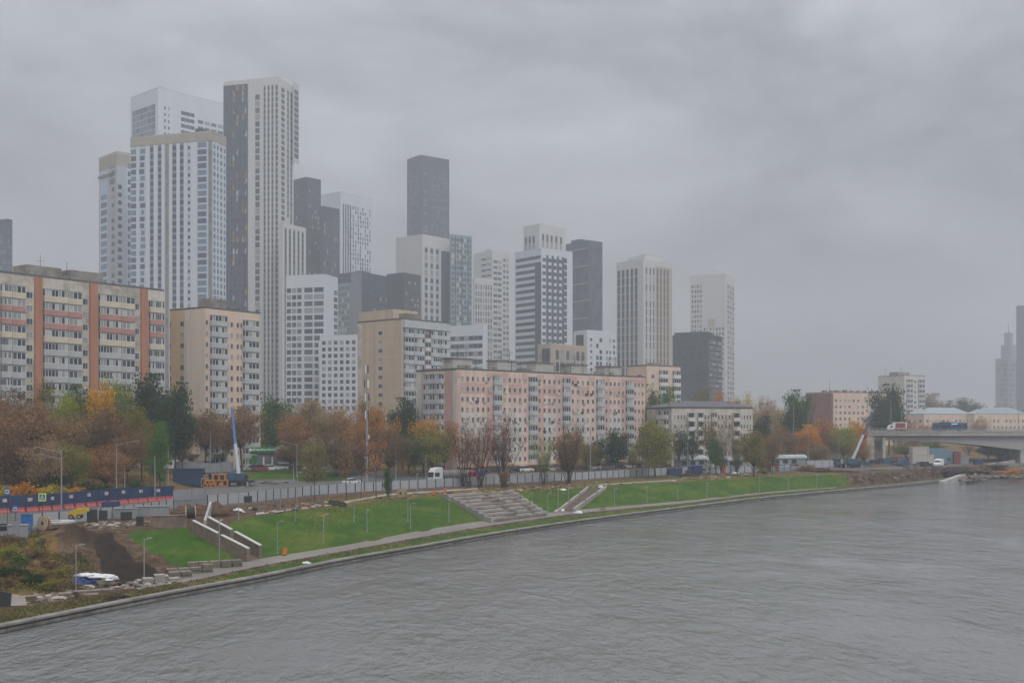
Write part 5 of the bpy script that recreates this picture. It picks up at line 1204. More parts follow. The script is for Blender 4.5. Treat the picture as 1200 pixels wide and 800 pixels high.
# ------------------------------------------------------------------ road signs
def sign(px, D, y0, y1, label, kind):
    g = GD(px, D); zt = EYE+(HZ-y0)*D/F; zb = EYE+(HZ-y1)*D/F; g.z = min(g.z, zb-.4); h = zt-zb; w = h*(.62 if kind == 'bus' else .95); t = thing('road_sign', label, 'road sign', g)
    m_ = MB(); m_.tube((0, .05, 0), (0, .05, zt-g.z), .045, .045, darkm, 6); m_.build('pole', t); c = (zt+zb)/2-g.z
    m_ = MB(); m_.box((0, 0, c-h/2), (w, .05, h), yel if kind == 'cross' else blueS); p = m_.build('sign_plate', t); m_ = MB()
    if kind == 'cross':
        m_.box((0, -.03, c-h*.36), (w*.74, .02, h*.72), blueS); q = MB(); q.face([(-w*.27, -.045, c-h*.25), (w*.27, -.045, c-h*.25), (0, -.045, c+h*.3)], signw); q.build('white_triangle', p)
        r = MB(); z = c-h*.2
        for a, b, rr in (((0, 0, z+h*.26), (0, 0, z+h*.27), .07), ((0, 0, z+h*.1), (0, 0, z+h*.22), .05), ((0, 0, z+h*.1), (-.14, 0, z), .03), ((0, 0, z+h*.1), (.14, 0, z), .03), ((-.13, 0, z+h*.18), (.12, 0, z+h*.13), .025)):
            r.tube((a[0], -.055, a[2]), (b[0], -.055, b[2]), rr, rr, blk, 5)
        r.build('walking_figure', p)
    else:
        m_.box((0, -.03, c-h*.28), (w*.74, .02, h*.5), signw); q = MB(); q.box((0, -.05, c-h*.1), (w*.5, .02, h*.18), blk); q.box((-w*.14, -.05, c-h*.16), (w*.1, .02, h*.06), blk); q.box((w*.14, -.05, c-h*.16), (w*.1, .02, h*.06), blk); q.build('bus_symbol', p)
    m_.build('sign_face', p)
sign(8.6, 158, 571, 580, 'blue bus stop sign on a tall pole at the left edge', 'bus'); sign(17.8, 150, 592, 600.2, 'lower pale blue bus stop sign by the grey cabin', 'bus'); sign(49.5, 160, 577.5, 587, 'lime yellow bordered pedestrian crossing sign', 'cross')
# ------------------------------------------------------------------ vehicles
tyre = rubber
def wheel(parent, x, y, r, w=.22):
    m_ = MB(); m_.tube((x, y-w/2, r), (x, y+w/2, r), r, r, tyre, 14); o = m_.build('wheel', parent)
    q = MB(); s = -1 if y < 0 else 1; q.tube((x, y+s*(w/2-.02), r), (x, y+s*(w/2+.015), r), r*.6, r*.55, steel, 10); q.build('rim', o); return o
redl = mat('tail lamp red', (.3, .02, .02), .4, .02); headl = mat('head lamp glass', (.6, .6, .58), .2, .02)
def car_proto(kind):
    t = thing('parked_car', '', 'car', (0, 0, 0)); L2, H, Wd = {'sedan': (2.25, 1.45, 1.76), 'suv': (2.3, 1.72, 1.84), 'hatch': (2.0, 1.5, 1.7)}[kind]; hw = Wd/2
    body = [(-L2, .38), (-L2*.99, .75), (-L2*.93, .9), (L2*.45, .96), (L2*.93, .82), (L2*.99, .62), (L2, .36), (L2*.86, .22), (-L2*.9, .22)]
    m_ = MB(); k = MB(); n = len(body)
    for (y, sc, z_) in ((-hw, .96, 0), (-hw*.985, 1, .0), (hw*.985, 1, 0), (hw, .96, 0)): m_.v += [(x*sc if abs(y) == hw else x, y, z) for x, z in body]
    i = m_.mi(carp)
    for s in range(3):
        for j in range(n): m_.f.append((s*n+j, s*n+(j+1) % n, (s+1)*n+(j+1) % n, (s+1)*n+j)); m_.m.append(i)
    m_.f.append(tuple(reversed(range(n)))); m_.m.append(i); m_.f.append(tuple(3*n+j for j in range(n))); m_.m.append(i)
    b0, b1, t0, t1 = {'sedan': (-L2*.78, L2*.42, -L2*.45, L2*.08), 'suv': (-L2*.95, L2*.42, -L2*.86, L2*.08), 'hatch': (-L2*.94, L2*.45, -L2*.72, L2*.1)}[kind]
    zb = .9; m_.hexa([(t0-.1, -hw*.80, H-.06), (t1+.1, -hw*.80, H-.06), (t1+.1, hw*.80, H-.06), (t0-.1, hw*.80, H-.06)], [(t0, -hw*.74, H), (t1, -hw*.74, H), (t1, hw*.74, H), (t0, hw*.74, H)], carp)
    m_.build('body', t)
    g_ = MB(); g_.hexa([(b0, -hw*.93, zb), (b1, -hw*.93, zb), (b1, hw*.93, zb), (b0, hw*.93, zb)], [(t0-.08, -hw*.79, H-.062), (t1+.08, -hw*.79, H-.062), (t1+.08, hw*.79, H-.062), (t0-.08, hw*.79, H-.062)], glassD); g_.build('window', t)
    for x in (-L2*.6, L2*.62):
        for y in (-hw+.08, hw-.08): wheel(t, x, y, .33)
    for y in (-hw*.68, hw*.68):
        q = MB(); q.box((L2*.965, y, .62), (.12, .34, .15), headl); q.build('headlight', t); q = MB(); q.box((-L2*.975, y, .68), (.1, .3, .16), redl); q.build('tail_light', t)
    return t
CARP = {k: car_proto(k) for k in ('sedan', 'suv', 'hatch')}; CU = {}
CC = dict(white=(.62, .62, .62), silver=(.36, .37, .38), grey=(.12, .125, .13), black=(.018, .018, .02), red=(.28, .025, .03), blue=(.03, .06, .16), darkred=(.12, .02, .03))
def car(kind, pos, rz, colr, label, group=None):
    p = CARP[kind]; c = (*CC[colr], 1)
    if kind not in CU: CU[kind] = 1; o = p; o.location = pos; o.rotation_euler[2] = rz; o['label'] = label
    else: o = dup(p, pos, rz, label)
    if group: o['group'] = group
    elif 'group' in o: del o['group']
    for ch in o.children:
        if stem(ch.name) == 'body': ch.color = c
    return o
SHOP = [(283, 283, 'silver', 'sedan', 'silver car, leftmost of the row before the green shop'), (294.5, 284, 'blue', 'sedan', 'dark blue car left of the dark red one before the green shop'), (306, 283, 'red', 'suv', 'dark red car before the green shop'), (317.5, 284, 'white', 'hatch', 'white car right of the dark red one before the green shop'),
 (327.5, 288, 'silver', 'suv', 'pale silver car right of the white one by the green shop'), (338, 292, 'black', 'sedan', 'black car behind the lamp right of the green shop'), (354, 284, 'darkred', 'sedan', 'maroon car under the umber trees right of the shop'), (364, 284, 'white', 'hatch', 'white car under the trees right of the maroon one'), (376, 286, 'grey', 'suv', 'grey car under the tan tree, last by the lawn')]
for px, D, c_, k_, lb in SHOP: car(k_, GD(px, D), random.Random(px).choice([.3, .15, 3.3, .5]), c_, lb)
car('sedan', G(412, 567.5)+Vector((0, 0, .02)), .9, 'white', 'lone white car on the road behind the young bare trees')
rn = random.Random(21); px = 563; n_ = 0; cols = ['black', 'black', 'grey', 'black', 'white', 'black', 'silver', 'grey', 'blue', 'black', 'white', 'grey', 'black', 'silver', 'black', 'darkred', 'grey', 'black', 'silver', 'black']
g0, g1 = GD(600, 300), GD(760, 326); rd = math.atan2(g1.y-g0.y, g1.x-g0.x)
for i in range(18):
    if i in (5, 11): px += 6
    D = hermite(px, *back_D)+4; c_ = cols[i]; car(['sedan', 'suv', 'hatch'][i % 3], GD(px, D), rd+rn.choice([0, math.pi])+rn.uniform(-.05, .05), c_, '%s car, %s from the left in the row parked along the pink block' % ({'darkred': 'maroon'}.get(c_, c_), ORD[i]), 'cars parked along the pink block'); px += 13.4-i*.18
for i, (px, D, c_, k_, lb) in enumerate([(823, 318, 'white', 'suv', 'white car with an orange stripe among the rubble at the lawn top'), (886, 345, 'silver', 'sedan', 'silver car behind the rounded olive tree'), (918, 349, 'white', 'sedan', 'white car between the white sheds and the fence'), (933, 350, 'red', 'hatch', 'red and white car before the white sheds'), (1052, 378, 'grey', 'suv', 'grey car between the blue truck and the site cabins'), (1085, 372, 'black', 'suv', 'black car left of the white van under the bridge'), (1076, 376, 'grey', 'sedan', 'dark grey car below the beige container')]):
    car(k_, GD(px, D), [.5, 2.8, .2, .4, .3, .6, 2.9][i], c_, lb)
ws = mat('orange', (.50, .16, .03), .6, .12, .8)
q = MB(); q.box((0, -.93, .55), (2.6, .02, .16), ws)
for o in bpy.data.objects:
    if o.get('label', '').startswith('white car with an orange stripe'): q.build('stripe', o)
# --- tank truck on the road
def along(px, D, px2, D2): a, b = GD(px, D), GD(px2, D2); return a, math.atan2(b.y-a.y, b.x-a.x)
tankm = mat('tank dull steel', (.20, .185, .17), .5, .2, .8, metal=.3)
a, rz = along(514, 263, 560, 270)
t = thing('tank_truck', 'white cab truck with a long grey tank behind the sheet fence', 'truck', a+Vector((0, 0, .03)), rz)
m_ = MB(); m_.prism([(-2.2, .6), (-2.3, 1.6), (-2.05, 2.9), (-1.5, 3.75), (.35, 3.9), (.4, .6)], -1.25, 1.25, white); cab = m_.build('cab', t)
m_ = MB(); m_.hexa([(-2.34, -1.1, 1.75), (-2.34, 1.1, 1.75), (-2.2, 1.1, 1.75), (-2.2, -1.1, 1.75)], [(-2.12, -1.1, 2.8), (-2.12, 1.1, 2.8), (-1.98, 1.1, 2.8), (-1.98, -1.1, 2.8)], glassD); m_.build('windscreen', t)
m_ = MB(); m_.box((-1.2, -1.262, 1.8), (1.3, .02, .95), glassD); m_.box((-1.2, 1.262, 1.8), (1.3, .02, .95), glassD); m_.build('window', t)
for y in (-.85, .85): m_ = MB(); m_.box((-2.3, y, .85), (.1, .4, .25), headl); m_.build('headlight', t)
m_ = MB(); m_.tube((.9, 0, 2.05), (8.4, 0, 2.05), 1.15, 1.15, tankm, 18); m_.tube((.65, 0, 2.05), (.9, 0, 2.05), .9, 1.15, tankm, 18); m_.tube((8.4, 0, 2.05), (8.65, 0, 2.05), 1.15, .9, tankm, 18)
for x in (2.5, 4.6, 6.7): m_.tube((x, 0, 2.05), (x+.1, 0, 2.05), 1.18, 1.18, darkm, 18)
m_.build('tank', t); m_ = MB(); m_.box((3.4, 0, .6), (10, .9, .3), darkm); m_.build('chassis', t)
for x in (-1.4, 1.4, 5.9, 7.2, 8.3):
    for y in (-1.1, 1.1): wheel(t, x, y, .5, .3)
# --- red truck
a, rz = along(553, 268, 575, 272)
t = thing('truck', 'red cab truck with a dark blue drum behind the bare trees', 'truck', a+Vector((0, 0, .03)), rz); redc = mat('truck red', (.34, .03, .035), .4, .05); bluec = mat('machine blue', (.02, .05, .14), .45, .1)
m_ = MB(); m_.prism([(-1.1, .6), (-1.15, 1.7), (-.9, 2.9), (.9, 3.0), (.9, .6)], -1.2, 1.2, redc); m_.build('cab', t); m_ = MB(); m_.box((-1.06, 0, 1.75), (.1, 2.0, .9), glassD); m_.box((-.1, -1.21, 1.8), (1.1, .02, .8), glassD); m_.build('windscreen', t)
m_ = MB(); m_.tube((1.2, 0, 1.9), (2.6, 0, 2.3), .9, 1.25, bluec, 14); m_.tube((2.6, 0, 2.3), (4.3, 0, 2.6), 1.25, .6, bluec, 14); m_.build('drum', t); m_ = MB(); m_.box((3, 0, 3.35), (1.1, .9, .5), redc); m_.build('hopper', t)
m_ = MB(); m_.box((1.8, 0, .6), (5.6, .9, .3), darkm); m_.build('chassis', t)
for x in (-.3, 2.2, 3.5):
    for y in (-1.05, 1.05): wheel(t, x, y, .5, .3)
# --- truck cranes
def crane(pos, rz, tipvec, split, cb, ct, label, body):
    t = thing('truck_crane', label, 'crane', pos); q = MB(); c, s = math.cos(rz), math.sin(rz)
    def R(x, y, z): return (x*c-y*s, x*s+y*c, z)
    q.box((0, 0, .75), (9.5, 2.4, .5), darkm, rz); q.build('chassis', t)
    q = MB(); q.box(R(-3.9, 0, 1.0), (1.9, 2.4, 2.0), body, rz); cabo = q.build('cab', t); q = MB(); q.box(R(-4.0, 0, 1.9), (1.8, 2.44, .8), glassD, rz); q.build('window', cabo)
    q = MB(); q.box(R(1.2, 0, 1.25), (3.2, 2.3, 1.5), body, rz); q.box(R(2.9, 0, 1.3), (1.0, 2.2, 1.1), darkm, rz); q.build('turntable', t)
    q = MB(); q.box(R(0, -1.5, 1.25), (1.6, .9, 1.7), body, rz); q.build('operator_cab', t)
    for x in (-1.8, 3.6):
        for y in (-2.5, 2.5): q = MB(); q.box(R(x, y*.55, .8), (.3, 2.6, .25), body, rz); q.box(R(x, y, 0), (.4, .4, 1.0), steel, rz); q.build('outrigger', t)
    for x in (-3.6, -1, 1.6, 3):
        for y in (-1.05, 1.05):
            w_ = wheel(t, 0, 0, .55, .3); w_.location = R(x, y, 0); w_.rotation_euler[2] = rz
    p0 = Vector(R(1.4, 0, 2.3)); v = Vector(tipvec); p1 = p0+v*split; p2 = p0+v
    q = MB(); q.tube(p0, p1, .48, .40, cb, 8); q.build('boom', t); q = MB(); q.tube(p1, p0+v*(split+(1-split)*.55), .36, .32, ct, 8); q.tube(p0+v*(split+(1-split)*.55), p2, .28, .22, ct, 8); q.tube(p2-v*.02, p2+Vector((0, 0, -.9)), .2, .15, redc, 6); q.build('boom_extension', t)
    q = MB(); q.tube(Vector(R(.2, 0, 1.9)), p0+v*.25, .14, .12, steel, 6); q.build('lift_cylinder', t); return t
bwhite = mat('boom pale grey', (.45, .48, .50), .5, .08); bblue = mat('boom blue', (.07, .17, .36), .5, .08); tb = mat('carrier teal blue', (.03, .085, .13), .5, .1); bnavy = mat('boom dark blue', (.06, .10, .17), .5, .08)
g = G(272, 569); kf = g.y/F
crane(g, .12, (-12.5*kf, 3, 80*kf), .46, bwhite, bblue, 'truck crane with a steep boom, pale below and blue above, beside the orange frames', tb)
g = GD(994, 360); kf = g.y/F
crane(g, .1, (29*kf, 2, 62*kf), .48, bwhite, bnavy, 'truck crane with a leaning dark tipped boom left of the bridge', tb)
# --- vans and trucks under the bridge
def van(px, D, rz, label, c_, Ls=5.6):
    t = thing('van', label, 'van', GD(px, D), rz); m_ = MB(); m_.prism([(-Ls/2, .4), (-Ls/2, 1.1), (-Ls/2+.9, 1.4), (-Ls/2+1.5, 2.2), (-Ls/2+2.0, 2.5), (Ls/2, 2.5), (Ls/2, .4)], -1, 1, c_); m_.build('body', t)
    m_ = MB(); m_.hexa([(-Ls/2+.86, -.9, 1.45), (-Ls/2+.86, .9, 1.45), (-Ls/2+1, .9, 1.45), (-Ls/2+1, -.9, 1.45)], [(-Ls/2+1.42, -.85, 2.2), (-Ls/2+1.42, .85, 2.2), (-Ls/2+1.6, .85, 2.2), (-Ls/2+1.6, -.85, 2.2)], glassD); m_.build('windscreen', t)
    m_ = MB(); m_.box((-Ls/2+1.9, -1.01, 1.35), (.9, .02, .7), glassD); m_.box((-Ls/2+1.9, 1.01, 1.35), (.9, .02, .7), glassD); m_.build('window', t)
    for x in (-Ls/2+1.0, Ls/2-1.1):
        for y in (-.92, .92): wheel(t, x, y, .36)
    for y in (-.7, .7): m_ = MB(); m_.box((-Ls/2-.02, y, .75), (.08, .3, .22), headl); m_.build('headlight', t)
    return t
van(1100, 372, 1.0, 'white van parked before the site cabins under the bridge', white, 6.2); van(1058, 374, .8, 'small blue truck with a white top left of the site cabins', bluec, 5)
van(812, 316, .4, 'dark blue van standing by the rubble at the lawn top', bluec, 5.2)
# ------------------------------------------------------------------ containers, cabins, sheds
def container(px, D, w, d, h, rz, m, label, name='container', cat='container', ribs=True, zb=None, doors=False):
    g = GD(px, D); 
    if zb is not None: g.z = zb
    t = thing(name, label, cat, g, rz); m_ = MB(); m_.box((0, 0, .02), (w, d, h), m)
    if ribs:
        n = int(w/.45)
        for k in range(n): m_.box((-w/2+w*(k+.5)/n, -d/2-.03, .2), (.16, .06, h-.35), m)
        n = int(d/.45)
        for k in range(n): m_.box((-w/2-.03, -d/2+d*(k+.5)/n, .2), (.06, .16, h-.35), m)
    m_.build('body', t); m_ = MB()
    for x in (-w/2, w/2):
        for y in (-d/2, d/2): m_.box((x, y, 0), (.2, .2, h+.06), m)
    m_.box((0, -d/2, h), (w, .2, .1), m); m_.build('corner_frame', t)
    if doors: m_ = MB(); m_.box((w*.2, -d/2-.05, .15), (.9, .06, 2.0), frameG); m_.build('door', t); m_ = MB(); m_.box((-w*.2, -d/2-.05, 1.0), (1.2, .06, .9), glassD); m_.build('window', t)
    return t
container(221.5, 240, 6.0, 3, 3.7, .1, navy, 'large dark blue site container left of the orange frames')
container(12, 142, 4.2, 2.2, 1.6, .3, fpanel2, 'grey cabin with a flat roof at the left edge of the yard', 'cabin', 'cabin', doors=True)
container(148, 171, 3.4, 2.2, 1.5, .2, fpanel2, 'grey steel box left of the wider one by the retaining wall', 'storage_box', 'box'); container(178, 174, 5.0, 2.2, 1.6, .2, fpanel2, 'wide grey steel box behind the retaining wall', 'storage_box', 'box')
container(31.5, 150, 1.2, 1.2, 2.3, .3, blueS, 'blue portable toilet at the pale sheet fence', 'portable_toilet', 'toilet')
rustc = mat('container oxide red', (.20, .06, .045), .7, .15, .6); beigec = mat('container beige', (.46, .43, .38), .7, .1, .6); cyanc = mat('cabin blue grey', (.16, .24, .30), .6, .15, .5)
container(901, 333, 5.2, 2.4, 2.5, .2, rustc, 'oxide red container beside the rounded olive tree')
container(789, 312, 4.2, 2.4, 1.9, .4, navy, 'dark blue box container by the grey pole', 'container', 'container')
container(1077, 385, 5.6, 2.5, 2.6, .1, beigec, 'beige container, upper one on a stack under the bridge', zb=8.0); container(1080, 385, 7.5, 2.5, 2.9, .1, beigec, 'beige container at the bottom of the stack under the bridge', zb=5.0)
container(1097, 392, 6, 2.5, 5.4, .1, cyanc, 'two storey blue grey site cabin behind the white van', 'cabin', 'cabin', doors=True); container(1112, 395, 3.4, 2.5, 4.6, .1, cyanc, 'narrow blue grey cabin right of the two storey one', 'cabin', 'cabin', doors=True)
def shed(px0, D0, px1, D1, h, label, m=signw):
    a, b = GD(px0, D0), GD(px1, D1); d = b-a; L2 = math.hypot(d.x, d.y); t = thing('shed', label, 'shed', a, math.atan2(d.y, d.x))
    m_ = MB(); m_.box((L2/2, 1.5, 0), (L2, 3, h*.72), fpanel2); m_.build('wall', t); m_ = MB(); m_.prism([(-.4, h*.72), (3.4, h*.72), (3.2, h*.95), (1.5, h), (-.2, h*.9)], -.4, L2+.4, m, 'x'); m_.build('roof', t)
    for k in range(int(L2/3.2)): m_ = MB(); m_.box((1.6+3.2*k, -.03, h*.3), (1.8, .06, h*.3), glassD); m_.build('window', t)
shedr = mat('shed roof pale', (.40, .42, .43), .7, .15, .6)
shed(797, 328, 829, 333, 3.6, 'low white roofed kiosk row left before the cream block', shedr); shed(853, 338, 877, 342, 3.6, 'low white roofed kiosk row right before the cream block', shedr); shed(905, 352, 944, 356, 3.9, 'long pale roofed shed right of the red container', shedr)
# pavilion and green shop
shopg = mat('shop green', (.012, .20, .06), .5, .05); shopl = mat('shop leaf green', (.035, .13, .03), .6, .35, 1.2); shgrey = mat('shop grey glass', (.14, .145, .16), .3, .15, .8)
a, b = GD(264, 300), GD(345, 306); rz = math.atan2(b.y-a.y, b.x-a.x); L2 = (b-a).length; z0 = 6.6
t = thing('shop', 'single storey shop with a bright green sign band and green corner panel', 'shop', (a.x, a.y, z0), rz)
kx = lambda px: (px-264)/81*L2
m_ = MB(); m_.box((L2/2, 4, 0), (L2, 8, 5.2), wgrey); m_.build('wall', t); m_ = MB(); m_.box((kx(306.5), -.35, 4.3), (kx(321)-kx(291), .9, 1.45), shopg); sg = m_.build('sign_board', t)
m_ = MB(); m_.box((kx(295.5), -.1, 0), (kx(300.5)-kx(290.5), .3, 4.3), shopg); cp = m_.build('corner_panel', t); m_ = MB(); m_.box((kx(296), -.28, .2), (kx(299.5)-kx(292), .06, 3.2), shopl); m_.build('picture', cp)
m_ = MB(); m_.box((kx(313), -.06, .3), (kx(326)-kx(301), .14, 3.8), shgrey); gl_ = m_.build('shop_window', t)
for px in (303, 308.5, 314, 319.5, 325): m_ = MB(); m_.box((kx(px), -.15, .3), (.12, .08, 3.8), frameG); m_.build('mullion', gl_)
for px in (308.4, 318.6): m_ = MB(); m_.box((kx(px), -.18, .8), (.45, .05, 2.2), signw); m_.build('poster', gl_)
lit = mat('lit letters', (.85, .85, .80), .5, 0, emit=.12)
put_text('Избёнка', .85, lit, sg, (kx(299), -.83, 5.05)); put_text('ВкусВилл', .75, lit, sg, (kx(313.5), -.83, 5.05)); m_ = MB(); m_.tube((kx(293), -.80, 5.02), (kx(293), -.84, 5.02), .42, .42, signw, 14); m_.build('round_logo', sg)
put_text('продукты', .6, lit, cp, (kx(294.5), -.27, 3.75))
t = thing('pavilion', 'low grey and beige pavilion with a flat canopy behind the blue container', 'building', (GD(206, 292).x, 292, 7.0), .1); m_ = MB(); m_.box((6.5, 3, 0), (13, 6, 4.2), wgrey); m_.box((3.5, 3, 4.2), (7, 5, 1.6), wpeach); m_.build('wall', t); m_ = MB(); m_.box((7, -.8, 3.7), (12, 2.2, .3), concL); m_.build('canopy', t)
for k in range(5): m_ = MB(); m_.box((1.5+2.5*k, -.04, 1.2), (1.6, .08, 1.5), glassD); m_.build('window', t)
van(206, 284, .1, 'white van half hidden before the low pavilion', white, 6)
container(228, 282, 4.5, 2.2, 2.3, .1, white, 'white box cabin before the low pavilion', 'cabin', 'cabin', doors=True); container(240, 283, 4.2, 2.2, 2.4, .1, tb, 'teal blue box cabin right of the white one', 'cabin', 'cabin')
# ------------------------------------------------------------------ stepped terrace on the slope
stepw = mat('step concrete pale', (.35, .32, .285), .9, .18, .9, dirt=(.26, .235, .21)); stepb = mat('step paving brown', (.185, .155, .135), .85, .25, .9, dirt=(.13, .10, .085))
def lerp(a, b, t): return a+(b-a)*t
def stepped_terrace():
    TL, TR, BR, BL = G(520, 583), G(597, 577.5), G(640, 604), G(577, 612); t = thing('stepped_terrace', 'broad stepped seating terrace of pale blocks and brown paving on the lawn slope', 'terrace', BL); O = t.location
    n = 8; rn = random.Random(3)
    for k in range(n):
        a0, b0 = lerp(BL, TL, k/n), lerp(BR, TR, k/n); a1, b1 = lerp(BL, TL, (k+1)/n), lerp(BR, TR, (k+1)/n); z0 = min(a0.z, b0.z)-.6; z1 = 1.05+(4.45-1.05)*(k+1)/n
        m_ = MB(); q = [a0-O, b0-O, b1-O, a1-O]; m_.hexa([(p.x, p.y, z0-O.z) for p in q], [(p.x, p.y, z1-O.z) for p in q], stepb); m_.build('tier', t)
        # rows of pale seat blocks on the lip of each tier, left open for the two brown flights
        e = b0-a0; L2 = math.hypot(e.x, e.y); rz = math.atan2(e.y, e.x); s = .4
        while s < L2-1.5:
            f = s/L2
            w = rn.uniform(1.6, 2.8)
            if not (.30+.02*k < f < .42+.02*k or .70 < f < .78) and rn.random() > .12:
                p = lerp(a0, b0, (s+w/2)/L2)-O; d = Vector((-e.y, e.x, 0)).normalized(); p = p+d*.45; q_ = MB(); q_.box((p.x, p.y, z1-O.z+.003), (w-.08, .75, .40), stepw, rz); q_.build('seat_block', t)
            s += w
    for a, b in ((BL, TL), (BR, TR)):     # stepped cheek walls
        m_ = MB(); e = b-a; nrm = Vector((-e.y, e.x, 0)).normalized()*(.25)
        for k in range(n):
            p, q = lerp(a, b, k/n)-O, lerp(a, b, (k+1)/n)-O; z1 = 1.05+3.4*(k+1)/n+.42-O.z; P = [p-nrm, p+nrm, q+nrm, q-nrm]; m_.hexa([(v.x, v.y, -.8) for v in P], [(v.x, v.y, z1) for v in P], stepw)
        m_.build('cheek_wall', t)
stepped_terrace()
capw = mat('wall cap white', (.50, .485, .46), .8, .08, 1); stone = mat('retaining stone', (.21, .155, .115), .9, .25, 1.2, dirt=(.13, .105, .085), bump=.3)
def wallseg(parent, O, a, b, za0, za1, zb0, zb1, th, m, name, cap=None):
    e = b-a; n = Vector((-e.y, e.x, 0)).normalized()*th/2; P = [a-n-O, b-n-O, b+n-O, a+n-O]; m_ = MB()
    m_.hexa([(P[0].x, P[0].y, za0-O.z), (P[1].x, P[1].y, zb0-O.z), (P[2].x, P[2].y, zb0-O.z), (P[3].x, P[3].y, za0-O.z)], [(P[0].x, P[0].y, za1-O.z), (P[1].x, P[1].y, zb1-O.z), (P[2].x, P[2].y, zb1-O.z), (P[3].x, P[3].y, za1-O.z)], m); m_.build(name, parent)
    if cap:
        n = n*1.2; P = [a-n-O, b-n-O, b+n-O, a+n-O]; m_ = MB(); m_.hexa([(P[0].x, P[0].y, za1-O.z+.003), (P[1].x, P[1].y, zb1-O.z+.003), (P[2].x, P[2].y, zb1-O.z+.003), (P[3].x, P[3].y, za1-O.z+.003)], [(P[0].x, P[0].y, za1-O.z+.12), (P[1].x, P[1].y, zb1-O.z+.12), (P[2].x, P[2].y, zb1-O.z+.12), (P[3].x, P[3].y, za1-O.z+.12)], cap); m_.build('wall_cap', parent)
def stair(name, label, A0, A1, B0, B1, n, m, wall_h, flights=2, wallm=None, capm=None):
    """A0, A1: left foot and left top; B0, B1: right foot and right top"""
    t = thing(name, label, 'stairs', A0); O = t.location; z0, z1 = A0.z, A1.z; m_ = MB()
    for k in range(n):
        a, b, c, d = lerp(A0, A1, k/n), lerp(B0, B1, k/n), lerp(B0, B1, (k+1)/n), lerp(A0, A1, (k+1)/n); z = z0+(z1-z0)*(k+1)/n
        if flights > 1 and k in [n*i//flights for i in range(1, flights)]: pass
        m_.hexa([(p.x-O.x, p.y-O.y, z0-.5-O.z) for p in (a, b, c, d)], [(p.x-O.x, p.y-O.y, z-O.z) for p in (a, b, c, d)], m)
    m_.build('steps', t)
    for P0, P1 in ((A0, A1), (B0, B1)):
        for f in range(flights):
            f0, f1 = f/flights, (f+.86)/flights; a, b = lerp(P0, P1, f0), lerp(P0, P1, f1); za = z0+(z1-z0)*f0; zb = z0+(z1-z0)*f1
            wallseg(t, O, a, b, za-.8, za+wall_h, zb-.8, zb+wall_h, .4, wallm, 'side_wall', capm)
    return t
brownstep = mat('stair brown', (.15, .115, .09), .9, .2, 1)
stair('staircase', 'long stair between brown side walls with white caps climbing from the path', G(291, 658), G(222, 622), G(305, 653.5), G(240, 614), 22, brownstep, 1.7, 2, stone, capw)
stair('staircase', 'narrow stair of three brown flights between pale side walls on the far lawn', G(655, 600), G(690, 572), G(672, 599), G(712, 571), 18, brownstep, .5, 3, stepw, stepw)
# retaining wall and yard things
a, b = G(176, 618), G(219, 617.5); t = thing('retaining_wall', 'rough brown retaining wall left of the cable reel', 'wall', a); wallseg(t, a, a, b, 2.6, 5.9, 2.6, 5.9, .9, stone, 'wall_body', stone)
a, b = G(240, 614), G(238, 604); t = thing('ramp_wall', 'pale leaning concrete slab at the head of the broad stair', 'slab', a); wallseg(t, a, a, b+Vector((1.2, 0, 0)), 3.5, 4.9, 3.5, 6.6, .35, concL, 'slab_body')
wood = mat('reel wood', (.40, .30, .19), .85, .2, 2); cab_ = mat('cable black', (.02, .02, .022), .6, .1)
def reel(pos, r, w, rz, label, tilt=0):
    t = thing('cable_reel', label, 'cable reel', pos, rz)
    m_ = MB(); m_.tube((-w/2, 0, r), (w/2, 0, r), r*.66, r*.66, cab_, 20)
    for k in range(6): m_.tube((-w/2+w*(k+.3)/6, 0, r), (-w/2+w*(k+.7)/6, 0, r), r*.69, r*.69, cab_, 20)
    m_.build('cable', t)
    for s in (-1, 1): m_ = MB(); m_.tube((s*w/2, 0, r), (s*(w/2+.12), 0, r), r, r, wood, 24); m_.tube((s*(w/2+.12), 0, r), (s*(w/2+.16), 0, r), r*.25, r*.25, darkm, 12); m_.build('flange', t)
    t.rotation_euler[1] = tilt; return t
g = G(223, 610); reel(g, 1.15, 1.25, .35, 'big wooden cable reel with black cable at the head of the broad stair')
g = G(471, 583); reel(g+Vector((0, 0, 0)), .95, .8, 1.2, 'small dark cable reel on the terrace left of the stepped seats')
g = G(52, 622); reel(g+Vector((0, 0, .1)), 1.0, .4, 1.1, 'pale wooden reel half sunk in the heap at the left sheet fence')
def heap(px, y, r, sq, m, label, seed, n=3, amp=.3, name='soil_heap', cat='heap'):
    g = G(px, y); m_ = MB(); m_.lump((0, 0, -.28*r*sq[2]), r, m, sq, seed, amp*1.5, max(n, 3)+1, False); o = m_.build(name, None, g, 0, True); tag(o, label, cat); return o
heap(243, 603, 4.2, (1, .8, .55), soilB, 'large brown soil heap behind the cable reel', 1); heap(213, 602, 3.4, (1.1, .8, .45), soilB, 'low brown soil heap left of the cable reel', 2)
heap(394, 591, 1.5, (1.2, .9, .6), soilD, 'small dark soil heap beside the first young tree', 3); heap(333, 582.5, 1.5, (1.4, .8, .4), rock, 'small stone heap at the grey fence', 4)
heap(552, 597, 1.2, (1.8, .8, .35), soilB, 'brown earth clods by the left edge of the stepped terrace', 7); heap(570, 604, 1.6, (1.6, .8, .35), soilB, 'brown earth clods lower by the stepped terrace', 8)
heap(597, 570, 1.2, (1.1, .8, .9), soilB, 'small brown heap right of the bare trees', 9); heap(806, 558, 1.9, (1.6, .8, .5), soilD, 'dark heap left of the blue van on the lawn top', 10); heap(320, 566, 2.2, (1.6, .7, .35), rock, 'dark heap of beams behind the grey fence', 11)
